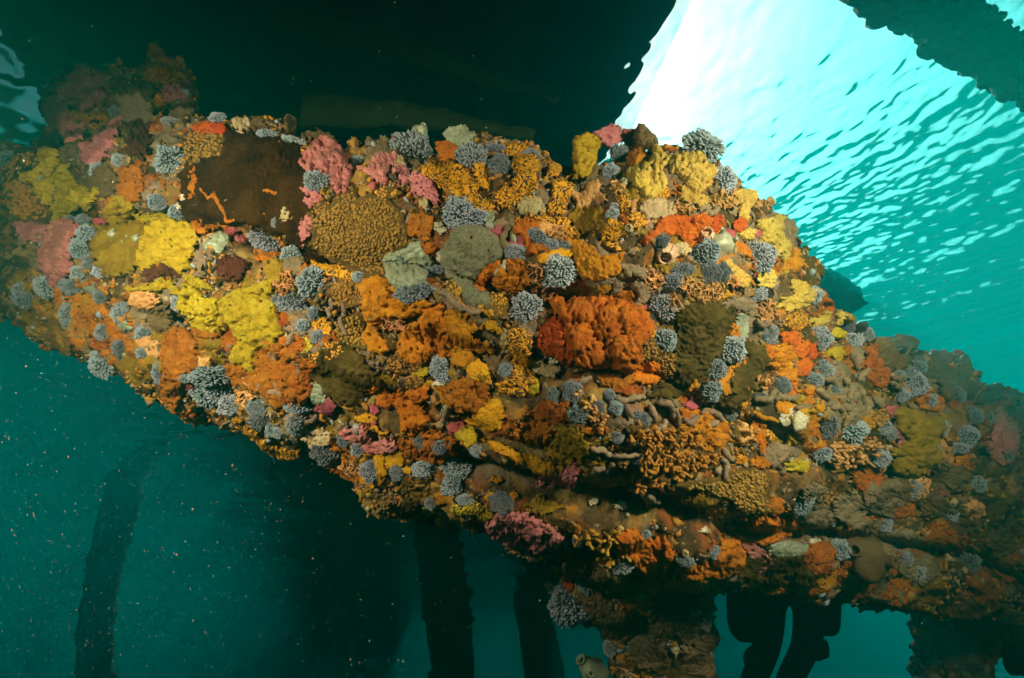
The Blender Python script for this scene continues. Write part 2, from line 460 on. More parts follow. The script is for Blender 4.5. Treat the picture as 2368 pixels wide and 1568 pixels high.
# ------------------------------------------------------------------ materials of the growth
def growth_mat(name, c1, c2, rough=.8, scale=30.0, bump=.85, bscale=130.0, spots=None, spot_scale=150.0, spot_r=.25, silt=.34, hue=.012, val=.78, spec=.2):
    """two-tone pigment, fine relief and optional spots"""
    m, t, out = new_mat(name)
    b = N(t, 'ShaderNodeBsdfPrincipled', Roughness=rough)
    b.inputs['Specular IOR Level'].default_value = spec
    tc = N(t, 'ShaderNodeTexCoord'); oi = N(t, 'ShaderNodeObjectInfo')
    ad = N(t, 'ShaderNodeVectorMath', operation='ADD')
    sc = N(t, 'ShaderNodeVectorMath', operation='SCALE'); sc.inputs['Scale'].default_value = 37.0
    cb = N(t, 'ShaderNodeCombineXYZ')
    for k in range(3): t.links.new(oi.outputs['Random'], cb.inputs[k])
    t.links.new(cb.outputs[0], sc.inputs[0]); t.links.new(tc.outputs['Object'], ad.inputs[0]); t.links.new(sc.outputs[0], ad.inputs[1])
    no = N(t, 'ShaderNodeTexNoise', Scale=scale, Detail=6.0, Roughness=.65); t.links.new(ad.outputs[0], no.inputs['Vector'])
    mr = N(t, 'ShaderNodeMapRange'); mr.inputs[1].default_value = .32; mr.inputs[2].default_value = .68
    t.links.new(no.outputs[0], mr.inputs[0])
    mx = N(t, 'ShaderNodeMix', data_type='RGBA'); mx.inputs[6].default_value = (*c1, 1); mx.inputs[7].default_value = (*c2, 1)
    t.links.new(mr.outputs[0], mx.inputs[0]); col = mx.outputs[2]
    hs = N(t, 'ShaderNodeHueSaturation')
    r1 = N(t, 'ShaderNodeMapRange'); r1.inputs[3].default_value = .5 - hue; r1.inputs[4].default_value = .5 + hue
    r2 = N(t, 'ShaderNodeMapRange'); r2.inputs[3].default_value = val; r2.inputs[4].default_value = 1.15
    t.links.new(oi.outputs['Random'], r1.inputs[0]); t.links.new(r1.outputs[0], hs.inputs['Hue'])
    fr = N(t, 'ShaderNodeMath', operation='FRACT'); ml = N(t, 'ShaderNodeMath', operation='MULTIPLY'); ml.inputs[1].default_value = 7.31
    t.links.new(oi.outputs['Random'], ml.inputs[0]); t.links.new(ml.outputs[0], fr.inputs[0]); t.links.new(fr.outputs[0], r2.inputs[0])
    t.links.new(r2.outputs[0], hs.inputs['Value']); t.links.new(col, hs.inputs['Color']); col = hs.outputs[0]
    ns_ = N(t, 'ShaderNodeTexNoise', Scale=17.0, Detail=8.0, Roughness=.72); t.links.new(ad.outputs[0], ns_.inputs['Vector'])
    rs_ = N(t, 'ShaderNodeMapRange'); rs_.inputs[1].default_value = .50; rs_.inputs[2].default_value = .72; rs_.inputs[4].default_value = silt
    t.links.new(ns_.outputs[0], rs_.inputs[0])
    ms_ = N(t, 'ShaderNodeMix', data_type='RGBA'); ms_.inputs[7].default_value = (.16, .11, .04, 1)
    t.links.new(rs_.outputs[0], ms_.inputs[0]); t.links.new(col, ms_.inputs[6]); col = ms_.outputs[2]
    nf_ = N(t, 'ShaderNodeTexNoise', Scale=340.0, Detail=3.0, Roughness=.7); t.links.new(ad.outputs[0], nf_.inputs['Vector'])
    rf_ = N(t, 'ShaderNodeMapRange'); rf_.inputs[1].default_value = .3; rf_.inputs[2].default_value = .7; rf_.inputs[3].default_value = .66; rf_.inputs[4].default_value = 1.22
    t.links.new(nf_.outputs[0], rf_.inputs[0])
    mf_ = N(t, 'ShaderNodeVectorMath', operation='SCALE'); t.links.new(col, mf_.inputs[0]); t.links.new(rf_.outputs[0], mf_.inputs['Scale']); col = mf_.outputs[0]
    n2 = N(t, 'ShaderNodeTexNoise', Scale=bscale, Detail=7.0, Roughness=.7); t.links.new(ad.outputs[0], n2.inputs['Vector'])
    bp = N(t, 'ShaderNodeBump', Strength=bump, Distance=.011); hgt = n2.outputs[0]
    if spots:  # pore spots take the shade inside the hole as a darker colour
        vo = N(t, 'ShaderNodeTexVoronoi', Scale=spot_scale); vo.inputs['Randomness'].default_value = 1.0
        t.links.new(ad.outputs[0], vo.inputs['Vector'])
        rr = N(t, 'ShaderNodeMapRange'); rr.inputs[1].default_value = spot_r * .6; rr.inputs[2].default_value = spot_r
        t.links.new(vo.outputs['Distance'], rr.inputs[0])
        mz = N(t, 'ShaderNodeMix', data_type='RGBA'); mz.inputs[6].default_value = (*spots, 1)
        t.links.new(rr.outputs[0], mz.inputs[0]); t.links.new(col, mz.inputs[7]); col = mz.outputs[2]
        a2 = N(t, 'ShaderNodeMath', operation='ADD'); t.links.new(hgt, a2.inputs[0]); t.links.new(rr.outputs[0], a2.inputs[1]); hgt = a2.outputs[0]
    t.links.new(hgt, bp.inputs['Height'])
    t.links.new(col, b.inputs['Base Color']); t.links.new(bp.outputs[0], b.inputs['Normal'])
    t.links.new(b.outputs[0], out.inputs['Surface'])
    return m

def labyrinth_mat(name, c1, c2, scale=62.0, turns=40.0, thr=-.35):
    """meandering rows of zooids over a dark matrix"""
    m, t, out = new_mat(name)
    b = N(t, 'ShaderNodeBsdfPrincipled', Roughness=.6); b.inputs['Specular IOR Level'].default_value = .3
    tc = N(t, 'ShaderNodeTexCoord')
    no = N(t, 'ShaderNodeTexNoise', Scale=scale, Detail=1.5, Distortion=.6); t.links.new(tc.outputs['Object'], no.inputs['Vector'])
    ml = N(t, 'ShaderNodeMath', operation='MULTIPLY'); ml.inputs[1].default_value = turns; t.links.new(no.outputs[0], ml.inputs[0])
    sn = N(t, 'ShaderNodeMath', operation='SINE'); t.links.new(ml.outputs[0], sn.inputs[0])
    n3 = N(t, 'ShaderNodeTexNoise', Scale=260.0, Detail=2.0); t.links.new(tc.outputs['Object'], n3.inputs['Vector'])
    a0 = N(t, 'ShaderNodeMath', operation='MULTIPLY_ADD'); a0.inputs[1].default_value = 1.6; a0.inputs[2].default_value = -.8
    t.links.new(n3.outputs[0], a0.inputs[0])
    a1 = N(t, 'ShaderNodeMath', operation='ADD'); t.links.new(sn.outputs[0], a1.inputs[0]); t.links.new(a0.outputs[0], a1.inputs[1])
    mr = N(t, 'ShaderNodeMapRange'); mr.inputs[1].default_value = thr - .25; mr.inputs[2].default_value = thr + .2; t.links.new(a1.outputs[0], mr.inputs[0])
    mx = N(t, 'ShaderNodeMix', data_type='RGBA'); mx.inputs[6].default_value = (*c2, 1); mx.inputs[7].default_value = (*c1, 1)
    t.links.new(mr.outputs[0], mx.inputs[0]); t.links.new(mx.outputs[2], b.inputs['Base Color'])
    bp = N(t, 'ShaderNodeBump', Strength=.8, Distance=.004); t.links.new(mr.outputs[0], bp.inputs['Height']); t.links.new(bp.outputs[0], b.inputs['Normal'])
    t.links.new(b.outputs[0], out.inputs['Surface'])
    return m

M = dict(
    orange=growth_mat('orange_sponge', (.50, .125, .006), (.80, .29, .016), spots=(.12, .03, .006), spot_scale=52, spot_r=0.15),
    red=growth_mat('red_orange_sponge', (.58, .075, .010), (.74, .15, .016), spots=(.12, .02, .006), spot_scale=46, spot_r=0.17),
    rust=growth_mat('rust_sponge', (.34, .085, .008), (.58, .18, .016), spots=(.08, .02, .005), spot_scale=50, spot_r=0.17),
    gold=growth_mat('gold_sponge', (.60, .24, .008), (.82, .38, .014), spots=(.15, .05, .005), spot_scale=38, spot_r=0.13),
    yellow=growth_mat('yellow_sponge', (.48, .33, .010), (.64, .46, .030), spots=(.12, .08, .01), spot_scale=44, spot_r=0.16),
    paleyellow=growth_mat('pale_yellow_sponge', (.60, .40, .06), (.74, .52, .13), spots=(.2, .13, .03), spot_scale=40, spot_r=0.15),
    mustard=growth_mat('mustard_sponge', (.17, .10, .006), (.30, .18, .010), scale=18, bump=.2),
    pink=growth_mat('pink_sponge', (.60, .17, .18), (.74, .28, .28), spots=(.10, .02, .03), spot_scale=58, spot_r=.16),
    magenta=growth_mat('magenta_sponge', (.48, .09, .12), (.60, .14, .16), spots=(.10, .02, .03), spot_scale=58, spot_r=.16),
    maroon=growth_mat('maroon_sponge', (.05, .013, .010), (.13, .032, .018), scale=16),
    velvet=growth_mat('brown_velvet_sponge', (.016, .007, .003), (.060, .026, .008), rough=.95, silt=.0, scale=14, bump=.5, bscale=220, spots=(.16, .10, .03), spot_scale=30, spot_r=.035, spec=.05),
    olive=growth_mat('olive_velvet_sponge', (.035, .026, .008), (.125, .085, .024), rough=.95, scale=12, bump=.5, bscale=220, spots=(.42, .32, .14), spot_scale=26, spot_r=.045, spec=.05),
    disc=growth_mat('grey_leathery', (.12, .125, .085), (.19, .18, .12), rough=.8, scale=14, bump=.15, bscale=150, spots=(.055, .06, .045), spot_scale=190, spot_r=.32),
    jelly=growth_mat('grey_green_jelly', (.26, .29, .20), (.40, .43, .32), rough=.4, scale=24, bump=.15, bscale=60, spec=.4),
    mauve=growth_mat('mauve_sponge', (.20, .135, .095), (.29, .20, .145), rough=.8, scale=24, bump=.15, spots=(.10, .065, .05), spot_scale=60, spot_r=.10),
    taupe=growth_mat('taupe_sponge', (.17, .125, .075), (.26, .19, .12), rough=.8, scale=24, bump=.2),
    peach=growth_mat('peach_lace', (.56, .25, .075), (.74, .40, .17), rough=.7, scale=50, bump=.4),
    tan=growth_mat('tan_beads', (.30, .165, .035), (.46, .25, .055), rough=.7, scale=40, bump=.3),
    orangebead=growth_mat('orange_beads', (.44, .20, .025), (.56, .28, .04), rough=.7, scale=40, bump=.3),
    sheet=growth_mat('colony_sheet_shade', (.12, .07, .016), (.22, .125, .028)),  # shade in the gaps between zooids and branches, painted as a darker sheet
    core=growth_mat('coral_core_shade', (.08, .095, .12), (.15, .175, .21)),  # darkened to put the shade between the fingers into the colour
    tuft=growth_mat('grey_blue_coral', (.26, .31, .41), (.44, .50, .61), rough=.75, scale=26, bump=.2, bscale=300, silt=.4, hue=.03, val=.62),
    tuft_pale=growth_mat('pale_lavender_coral', (.34, .37, .46), (.52, .56, .66), rough=.75, scale=26, bump=.2, bscale=300, silt=.4, hue=.03, val=.62),
    tuft_dull=growth_mat('dull_grey_blue_coral', (.19, .22, .27), (.33, .36, .42), rough=.75, scale=26, bump=.2, bscale=300, silt=.4, hue=.03, val=.62),
    beige=growth_mat('beige_growth', (.42, .31, .16), (.60, .46, .27), rough=.7, scale=36, bump=.5),
    white=growth_mat('white_shell', (.36, .31, .20), (.70, .64, .50), rough=.5, scale=50, bump=.4, spec=.4),
    squirt=growth_mat('pale_tunic', (.24, .26, .18), (.44, .43, .31), rough=.35, scale=30, bump=.15, spec=.5),
    flesh=growth_mat('pinkish_shell', (.60, .30, .18), (.74, .48, .32), rough=.4, scale=30, bump=.2, spec=.4),
    dark=growth_mat('dark_shell', (.018, .014, .014), (.045, .035, .035), rough=.4, scale=20, bump=.2, spec=.5),
    throat=growth_mat('dark_siphon_throat', (.015, .012, .008), (.03, .022, .014)),
    brown=growth_mat('brown_tunic', (.10, .065, .03), (.18, .12, .055), rough=.6, scale=20, bump=.4),
    labyrinth=labyrinth_mat('golden_rows', (.60, .27, .008), (.035, .02, .008)),
    yellowrows=labyrinth_mat('yellow_rows', (.50, .36, .02), (.06, .045, .01), 75.0, 40.0, -.45),
)

# ------------------------------------------------------------------ builders
def worley(x, y, L, seed):
    """nearest-seed distance (in cells) and a random number per seed"""
    gx, gy = x / L, y / L
    ix, iy = np.floor(gx).astype(int), np.floor(gy).astype(int)
    best = np.full(x.shape, 9.0); sec = np.full(x.shape, 9.0); rid = np.zeros(x.shape)
    for dx in (-1, 0, 1):
        for dy in (-1, 0, 1):
            cx, cy = ix + dx, iy + dy
            h1 = np.modf(np.abs(np.sin(cx * 127.1 + cy * 311.7 + seed) * 43758.5453))[0]
            h2 = np.modf(np.abs(np.sin(cx * 269.5 + cy * 183.3 + seed * 1.7) * 43758.5453))[0]
            h3 = np.modf(np.abs(np.sin(cx * 419.2 + cy * 371.9 + seed * 2.3) * 43758.5453))[0]
            d = np.hypot(cx + .12 + .76 * h1 - gx, cy + .12 + .76 * h2 - gy)
            nb = d < best
            sec = np.where(nb, best, np.minimum(sec, d)); rid = np.where(nb, h3, rid); best = np.where(nb, d, best)
    return best, sec, rid

def poly_dist(px, py, poly):
    """signed distance, positive inside"""
    p = np.asarray(poly, float); q = np.roll(p, -1, 0)
    d2 = np.full(px.shape, 1e18); ins = np.zeros(px.shape, bool)
    for (ax, ay), (bx, by) in zip(p, q):
        ex, ey = bx - ax, by - ay
        t = np.clip(((px - ax) * ex + (py - ay) * ey) / (ex * ex + ey * ey + 1e-9), 0, 1)
        d2 = np.minimum(d2, (px - ax - t * ex) ** 2 + (py - ay - t * ey) ** 2)
        if ay != by:
            ins ^= ((ay > py) != (by > py)) & (px < (bx - ax) * (py - ay) / (by - ay) + ax)
    return np.where(ins, 1, -1) * np.sqrt(d2)

def blob(cx, cy, rx, ry, rot=0.0, wob=.14, k=26, seed=None):
    a = np.linspace(0, 2 * np.pi, k, endpoint=False)
    sd = (cx * 1.3 + cy * .7) if seed is None else seed
    r = 1 + wob * (noise3(np.stack([np.cos(a) * 1.3 + sd, np.sin(a) * 1.3, a * 0], -1)) * 1.6 + .6 * noise3(np.stack([np.cos(a) * 3 + sd, np.sin(a) * 3, a * 0 + 5], -1)))
    x, y = np.cos(a) * rx * r, np.sin(a) * ry * r
    c, s = math.cos(math.radians(rot)), math.sin(math.radians(rot))
    return np.stack([cx + x * c - y * s, cy + x * s + y * c], 1)

BASEN = {}
def crust_mesh(poly, H, lobe=0.0, lobe_amp=.6, edge=None, wob=7.0, seed=0.0, g=None, rough_h=.12, pits=0, fold=0.0, lift=0.0, raw=False, sub=1.0):
    """encrusting body: outline on the timber, rounded rim, lobes, creases and pits; closed underneath. H and edge are in mm-like pixels."""
    poly = np.asarray(poly, float); poly = poly + (poly - poly.mean(0)) * .14
    x0, y0 = poly.min(0) - 6; x1, y1 = poly.max(0) + 6
    area = (x1 - x0) * (y1 - y0)
    if g is None: g = float(np.clip(math.sqrt(area) / 60, 1.7, 2.7))
    nx, ny = int((x1 - x0) / g) + 2, int((y1 - y0) / g) + 2
    X, Y = np.meshgrid(x0 + np.arange(nx) * g, y0 + np.arange(ny) * g, indexing='ij')
    d = poly_dist(X, Y, poly)
    q = np.stack([X * .045, Y * .045, X * 0 + seed], -1)
    d = d + wob * (.8 * fbm(q * 1.3, 2) + .55 * fbm(q * 5.0 + 31, 2))
    if edge is None: edge = max(5.0, H * .75)
    t = np.clip(d / edge, 0, 1)
    prof = np.sqrt(np.maximum(0, 1 - (1 - t) ** 2))
    m = 1.0
    if lobe:
        wx = X + lobe * .25 * noise3(q * 2 + 3); wy = Y + lobe * .25 * noise3(q * 2 + 9)
        f1, f2, rid = worley(wx, wy, lobe, seed + 1.3)
        b = np.sqrt(np.maximum(0.0, 1 - (f1 / .78) ** 2))
        m = (1 - lobe_amp) + lobe_amp * b * (.72 + .42 * rid)
        m = m * (.70 + .30 * np.clip((f2 - f1) / .16, 0, 1) ** .7)
        f1, f2, rid = worley(wx, wy, lobe * .42, seed + 5.3)
        m1 = (.80 + .20 * np.sqrt(np.maximum(0.0, 1 - (f1 / .8) ** 2)) + .08 * rid) * (.86 + .14 * np.clip((f2 - f1) / .2, 0, 1))
        m = m * (1 + (m1 - 1) * sub)
    if fold:
        m = m * (1 + fold * np.sin(6.0 * fbm(q * 2.2 + 4, 2)))
    m = m * (1 + rough_h * 2 * fbm(q * 2.5 + 11, 3))
    h = H * prof * m + lift
    rs = np.random.default_rng(int(abs(seed * 977)) % 99991)
    ii, jj = np.where(d > edge * .5)
    for k in range(pits if len(ii) else 0):
        c = rs.integers(len(ii)); r = rs.uniform(2.2, 4.2)
        h = h - H * .8 * np.exp(-(((X - X[ii[c], jj[c]]) ** 2 + (Y - Y[ii[c], jj[c]]) ** 2) / r ** 2))
    keep = d > -g * .8
    h = np.where(d <= 0, -5.0, h)
    P, n = seat(X, Y, raw)
    zloc = (P @ C_FWD)
    zmed = np.median(zloc[keep]) if keep.any() else 1.3
    P = P * (np.clip(zloc, zmed - .22, zmed + .22) / zloc)[..., None]
    mm = (zmed / FPX)                              # metres per pixel here
    V = P + n * (h * mm)[..., None]
    cell = keep[:-1, :-1] & keep[1:, :-1] & keep[:-1, 1:] & keep[1:, 1:]
    idx = np.arange(nx * ny).reshape(nx, ny)
    F = np.stack([idx[:-1, :-1][cell], idx[:-1, 1:][cell], idx[1:, 1:][cell], idx[1:, :-1][cell]], 1)
    if len(F) == 0: return None
    inside = samp(MASK.astype(float), X, Y)
    v = V.reshape(-1, 3)
    if (inside[keep] < .5).any():                 # overhangs the timber's edge: give it an underside
        Bk = (P - n * ((.55 * H * prof + 4) * mm)[..., None]).reshape(-1, 3)
        F = np.concatenate([F, F[:, ::-1] + nx * ny]); v = np.concatenate([v, Bk])
        # rim
        e = {}
        for a_, b_, c_, d_ in F[:len(F) // 2]:
            for p_, q_ in ((a_, b_), (b_, c_), (c_, d_), (d_, a_)):
                if (q_, p_) in e: del e[(q_, p_)]
                else: e[(p_, q_)] = 1
        R = np.array([(q_, p_, p_ + nx * ny, q_ + nx * ny) for p_, q_ in e], int)
        if len(R): F = np.concatenate([F, R])
    used = np.unique(F); remap = np.full(len(v), -1); remap[used] = np.arange(len(used))
    return v[used], remap[F]

def origin_mesh(name, v, fq=None, ft=None, smooth=True, at_pt=None):
    """mesh with its origin at the middle of its foot, so the object sits where it stands"""
    c = v.mean(0) if at_pt is None else np.asarray(at_pt)
    return mesh_np(name, v - c, fq, ft, smooth), c

def put(name, v, fq, ft, mat, at_pt=None, smooth=True, base=0):
    me, c = origin_mesh(name, v, fq, ft, smooth, at_pt)
    o = link(name, me, mat); o.location = c
    if base:                                     # the sheet the zooids stand on
        me.materials.append(M['sheet']); mi = np.zeros(len(me.polygons), np.int32); mi[:base] = 1
        me.polygons.foreach_set('material_index', mi)
    return o

def frame(n):
    n = n / np.linalg.norm(n)
    a = C_RIGHT - n * (C_RIGHT @ n); a /= np.linalg.norm(a)
    return a, np.cross(n, a), n

def tube(path, rad, sides=8, cap=True):
    """rounded tube along a polyline (points, radii)"""
    path = np.asarray(path, float); rad = np.asarray(rad, float)
    k = len(path)
    tg = np.gradient(path, axis=0); tg /= np.linalg.norm(tg, axis=1, keepdims=True) + 1e-12
    ref = np.array([0.3, -.8, .52]); V = []
    a = np.linspace(0, 2 * np.pi, sides, endpoint=False)
    rows = [(path[i], tg[i], rad[i]) for i in range(k)]
    if cap:
        rows = [(path[0] - tg[0] * rad[0] * .85, tg[0], rad[0] * .35), (path[0] - tg[0] * rad[0] * .5, tg[0], rad[0] * .8)] + rows + \
               [(path[-1] + tg[-1] * rad[-1] * .5, tg[-1], rad[-1] * .8), (path[-1] + tg[-1] * rad[-1] * .85, tg[-1], rad[-1] * .35)]
    for p, t_, r in rows:
        u = np.cross(ref, t_); u /= np.linalg.norm(u) + 1e-9; w_ = np.cross(t_, u)
        V.append(p + r * (np.cos(a)[:, None] * u + np.sin(a)[:, None] * w_))
    n0 = len(rows); V = np.concatenate(V)
    F = grid_faces(n0, sides, wrap=True)
    V = np.concatenate([V, [rows[0][0] - rows[0][1] * rows[0][2] * .2, rows[-1][0] + rows[-1][1] * rows[-1][2] * .2]])
    j = np.arange(sides); j2 = (j + 1) % sides
    T = np.concatenate([np.stack([np.full(sides, n0 * sides), j2, j], 1), np.stack([np.full(sides, n0 * sides + 1), (n0 - 1) * sides + j, (n0 - 1) * sides + j2], 1)])
    return V, F[:, ::-1], T[:, ::-1]

class Bag:
    """collects pieces of one body"""
    def __init__(s): s.v, s.q, s.t, s.n = [], [], [], 0
    def add(s, v, q=None, t=None):
        s.v.append(v)
        if q is not None and len(q): s.q.append(np.asarray(q) + s.n)
        if t is not None and len(t): s.t.append(np.asarray(t) + s.n)
        s.n += len(v)
    def get(s):
        return np.concatenate(s.v), (np.concatenate(s.q) if s.q else None), (np.concatenate(s.t) if s.t else None)

# one short rounded finger of soft coral, unit length along z
def finger_unit(sides=5):
    rr = [(.0, .62), (.45, .85), (.78, 1.0), (.95, .62)]
    a = np.linspace(0, 2 * np.pi, sides, endpoint=False)
    V = [np.stack([np.cos(a) * r, np.sin(a) * r, np.full(sides, z)], 1) for z, r in rr] + [np.array([[0, 0, 1.0]])]
    V = np.concatenate(V)
    Q = grid_faces(len(rr), sides, wrap=True)
    j = np.arange(sides); b = (len(rr) - 1) * sides
    T = np.stack([np.full(sides, b + sides), b + j, b + (j + 1) % sides], 1)
    return V, Q, T
FV, FQ, FT = finger_unit()

def tuft_mesh(seed, nf, flen, frad, core=.62, squash=.8):
    """dome of soft coral, radius 1: knobbly core with many fingers pointing outwards"""
    rs = np.random.default_rng(seed)
    bag = Bag()
    nu, nv = 9, 18
    th = np.linspace(0, .62 * np.pi, nu); ph = np.linspace(0, 2 * np.pi, nv, endpoint=False)
    T_, P_ = np.meshgrid(th, ph, indexing='ij')
    S = np.stack([np.sin(T_) * np.cos(P_), np.sin(T_) * np.sin(P_), np.cos(T_)], -1)
    bump = 1 + .42 * noise3(S * 1.7 + seed)
    core_v = S * (core * bump)[..., None] * np.array([1, 1, squash])
    bag.add(core_v.reshape(-1, 3), grid_faces(nu, nv, wrap=True))
    k = np.arange(nf) + .5
    z = 1 - k / nf * 1.18                        # fibonacci dome, a little past the equator
    phi = np.pi * (1 + 5 ** .5) * k
    for i in range(nf):
        zz_ = np.clip(z[i] + rs.normal() * .04, -.35, 1); s_ = math.sqrt(max(0, 1 - zz_ * zz_)); p_ = phi[i] + rs.normal() * .08
        d = np.array([s_ * math.cos(p_), s_ * math.sin(p_), zz_])
        bb = 1 + .42 * noise3((d * 1.7 + seed)[None])[0]
        basep = d * core * bb * np.array([1, 1, squash]) * .93
        dd = d + rs.normal(size=3) * .20; dd /= np.linalg.norm(dd)
        L = flen * rs.uniform(.7, 1.25); r = frad * rs.uniform(.8, 1.25)
        u = np.cross(dd, [.3, .5, .81]); u /= np.linalg.norm(u); w_ = np.cross(dd, u)
        v = basep + FV[:, :1] * r * u + FV[:, 1:2] * r * w_ + FV[:, 2:] * L * dd
        bag.add(v, FQ, FT)
    v, q, t = bag.get()
    me = mesh_np('soft_coral', v, q, t)
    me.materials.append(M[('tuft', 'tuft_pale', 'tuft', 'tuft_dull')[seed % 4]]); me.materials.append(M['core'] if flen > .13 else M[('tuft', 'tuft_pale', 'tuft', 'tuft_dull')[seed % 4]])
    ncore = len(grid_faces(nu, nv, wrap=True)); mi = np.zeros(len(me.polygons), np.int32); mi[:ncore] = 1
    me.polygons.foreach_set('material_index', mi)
    return me
TUFTS = [tuft_mesh(100 + i, nf, fl, fr, co, sq) for i, (nf, fl, fr, co, sq) in enumerate(
    [(360, .20, .054, .84, .60), (440, .17, .048, .87, .50), (300, .24, .060, .80, .70), (480, .14, .042, .90, .50), (340, .26, .052, .78, .72), (400, .19, .050, .85, .55), (440, .15, .046, .89, .60), (420, .22, .046, .80, .65)])]

def rot_cols(a, b, c): return Matrix((Vector(a), Vector(b), Vector(c))).transposed()

def tuft(px, py, rx, ry=None, rot=0.0, out_=.0):
    ry = rx if ry is None else ry
    p, n = seat(px, py)
    to = -p / np.linalg.norm(p)
    n = n + .45 * to; n /= np.linalg.norm(n)
    mm = (p @ C_FWD) / FPX
    a, b, n = frame(n)
    if b @ C_UP < 0: b = -b
    c, s = math.cos(math.radians(-rot)), math.sin(math.radians(-rot))
    a, b = a * c + b * s, b * c - a * s
    o = link('soft_coral', TUFTS[int(px * 7 + py * 3) % len(TUFTS)])
    sz = min(rx, ry) * (.72 + .5 * ((px * .31 + py * .17) % 1))
    spin = 2 * math.pi * ((px * .137 + py * .071) % 1)
    R = rot_cols(a, np.cross(n, a), n).to_4x4()
    S = Matrix.Diagonal((rx * mm * 1.14, ry * mm * 1.14, sz * mm * 1.1, 1))
    o.matrix_world = Matrix.Translation(Vector(p - n * sz * mm * (-.04 - out_))) @ R @ S @ Matrix.Rotation(spin if abs(rx - ry) < .25 * max(rx, ry) else 0, 4, 'Z')
    return o

def beads_mesh(poly, spacing, r, seed, base_h=5.0, H=7.0):
    """colony of small round zooids crowding a thin sheet"""
    res = crust_mesh(poly, base_h, 0, edge=8, wob=5, seed=seed, rough_h=.1)
    if res is None: return None
    bag = Bag(); bag.add(*res); BASEN['n'] = len(res[1])
    poly = np.asarray(poly, float); x0, y0 = poly.min(0); x1, y1 = poly.max(0)
    rs = np.random.default_rng(int(seed * 131) % 9999)
    nx, ny = int((x1 - x0) / spacing) + 1, int((y1 - y0) / spacing * 1.15) + 1
    X, Y = np.meshgrid(np.arange(nx), np.arange(ny), indexing='ij')
    X = x0 + (X + .5 * (Y % 2)) * spacing + rs.uniform(-.5, .5, size=X.shape) * spacing * .9
    Y = y0 + Y * spacing / 1.15 + rs.uniform(-.5, .5, size=Y.shape) * spacing * .9
    X, Y = X.ravel(), Y.ravel()
    d = poly_dist(X, Y, poly) + 7 * fbm(np.stack([X * .03, Y * .03, X * 0 + seed], -1), 3)
    k = (d > 0) & (rs.uniform(size=X.shape) < np.clip(.55 + d / 40, 0, .97))
    X, Y, d = X[k], Y[k], d[k]
    P, n = seat(X, Y); mm = float(np.median(P @ C_FWD)) / FPX
    a = np.linspace(0, 2 * np.pi, 6, endpoint=False)
    rows = [(1.0, -.3), (.95, .35), (.55, .85)]
    for i in range(len(X)):
        u, w_, nn = frame(n[i]); rr = r * rs.uniform(.6, 1.25) * mm
        hh = (base_h * .6 + H * rs.uniform(.2, .5) * np.clip(d[i] / 10, .3, 1)) * mm
        c0 = P[i] + nn * hh
        v = np.concatenate([c0 + rr * (q_ * (np.cos(a)[:, None] * u + np.sin(a)[:, None] * w_)) + nn * rr * z_ for q_, z_ in rows] + [(c0 + nn * rr)[None]])
        bag.add(v, grid_faces(3, 6, wrap=True), np.stack([np.full(6, 18), 12 + np.arange(6), 12 + (np.arange(6) + 1) % 6], 1))
    return bag.get()

def frill_mesh(poly, spacing, size, seed, base_h=6.0):
    """lace-like colony: a low crust with many small folded upright plates"""
    res = crust_mesh(poly, base_h, 14, .5, edge=8, wob=4, seed=seed)
    if res is None: return None
    bag = Bag(); bag.add(*res); BASEN['n'] = len(res[1])
    poly = np.asarray(poly, float); x0, y0 = poly.min(0); x1, y1 = poly.max(0)
    rs = np.random.default_rng(int(seed * 57) % 9999)
    nx, ny = int((x1 - x0) / spacing) + 1, int((y1 - y0) / spacing) + 1
    XY = np.array([(x0 + (i + rs.uniform(0, 1)) * spacing, y0 + (j + rs.uniform(0, 1)) * spacing) for i in range(nx) for j in range(ny)])
    XY = XY[poly_dist(XY[:, 0], XY[:, 1], poly) > -2]
    PP, NN = seat(XY[:, 0], XY[:, 1])
    for p, n in zip(PP, NN):
        if True:
            mm = (p @ C_FWD) / FPX
            a, b, n = frame(n)
            th = rs.uniform(0, 2 * np.pi); u = a * math.cos(th) + b * math.sin(th); w_ = np.cross(n, u)
            s = size * rs.uniform(.7, 1.35) * mm
            tl = rs.normal() * .45; nn = n * math.cos(tl) + w_ * math.sin(tl)
            A = np.linspace(-1, 1, 7); ph = rs.uniform(0, 6); curl = rs.uniform(.25, .6)
            rows = []
            for k, hz_ in enumerate((-.4, .25, .65, 1.0)):
                spread = (.45 + .6 * max(0, hz_))
                wv = curl * np.sin(A * 3.2 + ph) * max(0.1, hz_)
                top = hz_ * (1 - .35 * A ** 2) + (.12 * np.sin(A * 7 + ph) if k == 3 else 0)
                rows.append(p + s * (A[:, None] * spread * u + wv[:, None] * w_ + top[:, None] * nn * 1.1))
            V = np.concatenate(rows); F = grid_faces(4, 7)
            th_ = .10 * s * w_
            bag.add(np.concatenate([V + th_, V - th_]), np.concatenate([F, F[:, ::-1] + len(V)] + [np.array([[21 + q, 22 + q, 22 + q + 28, 21 + q + 28] for q in range(6)])]))
    return bag.get()

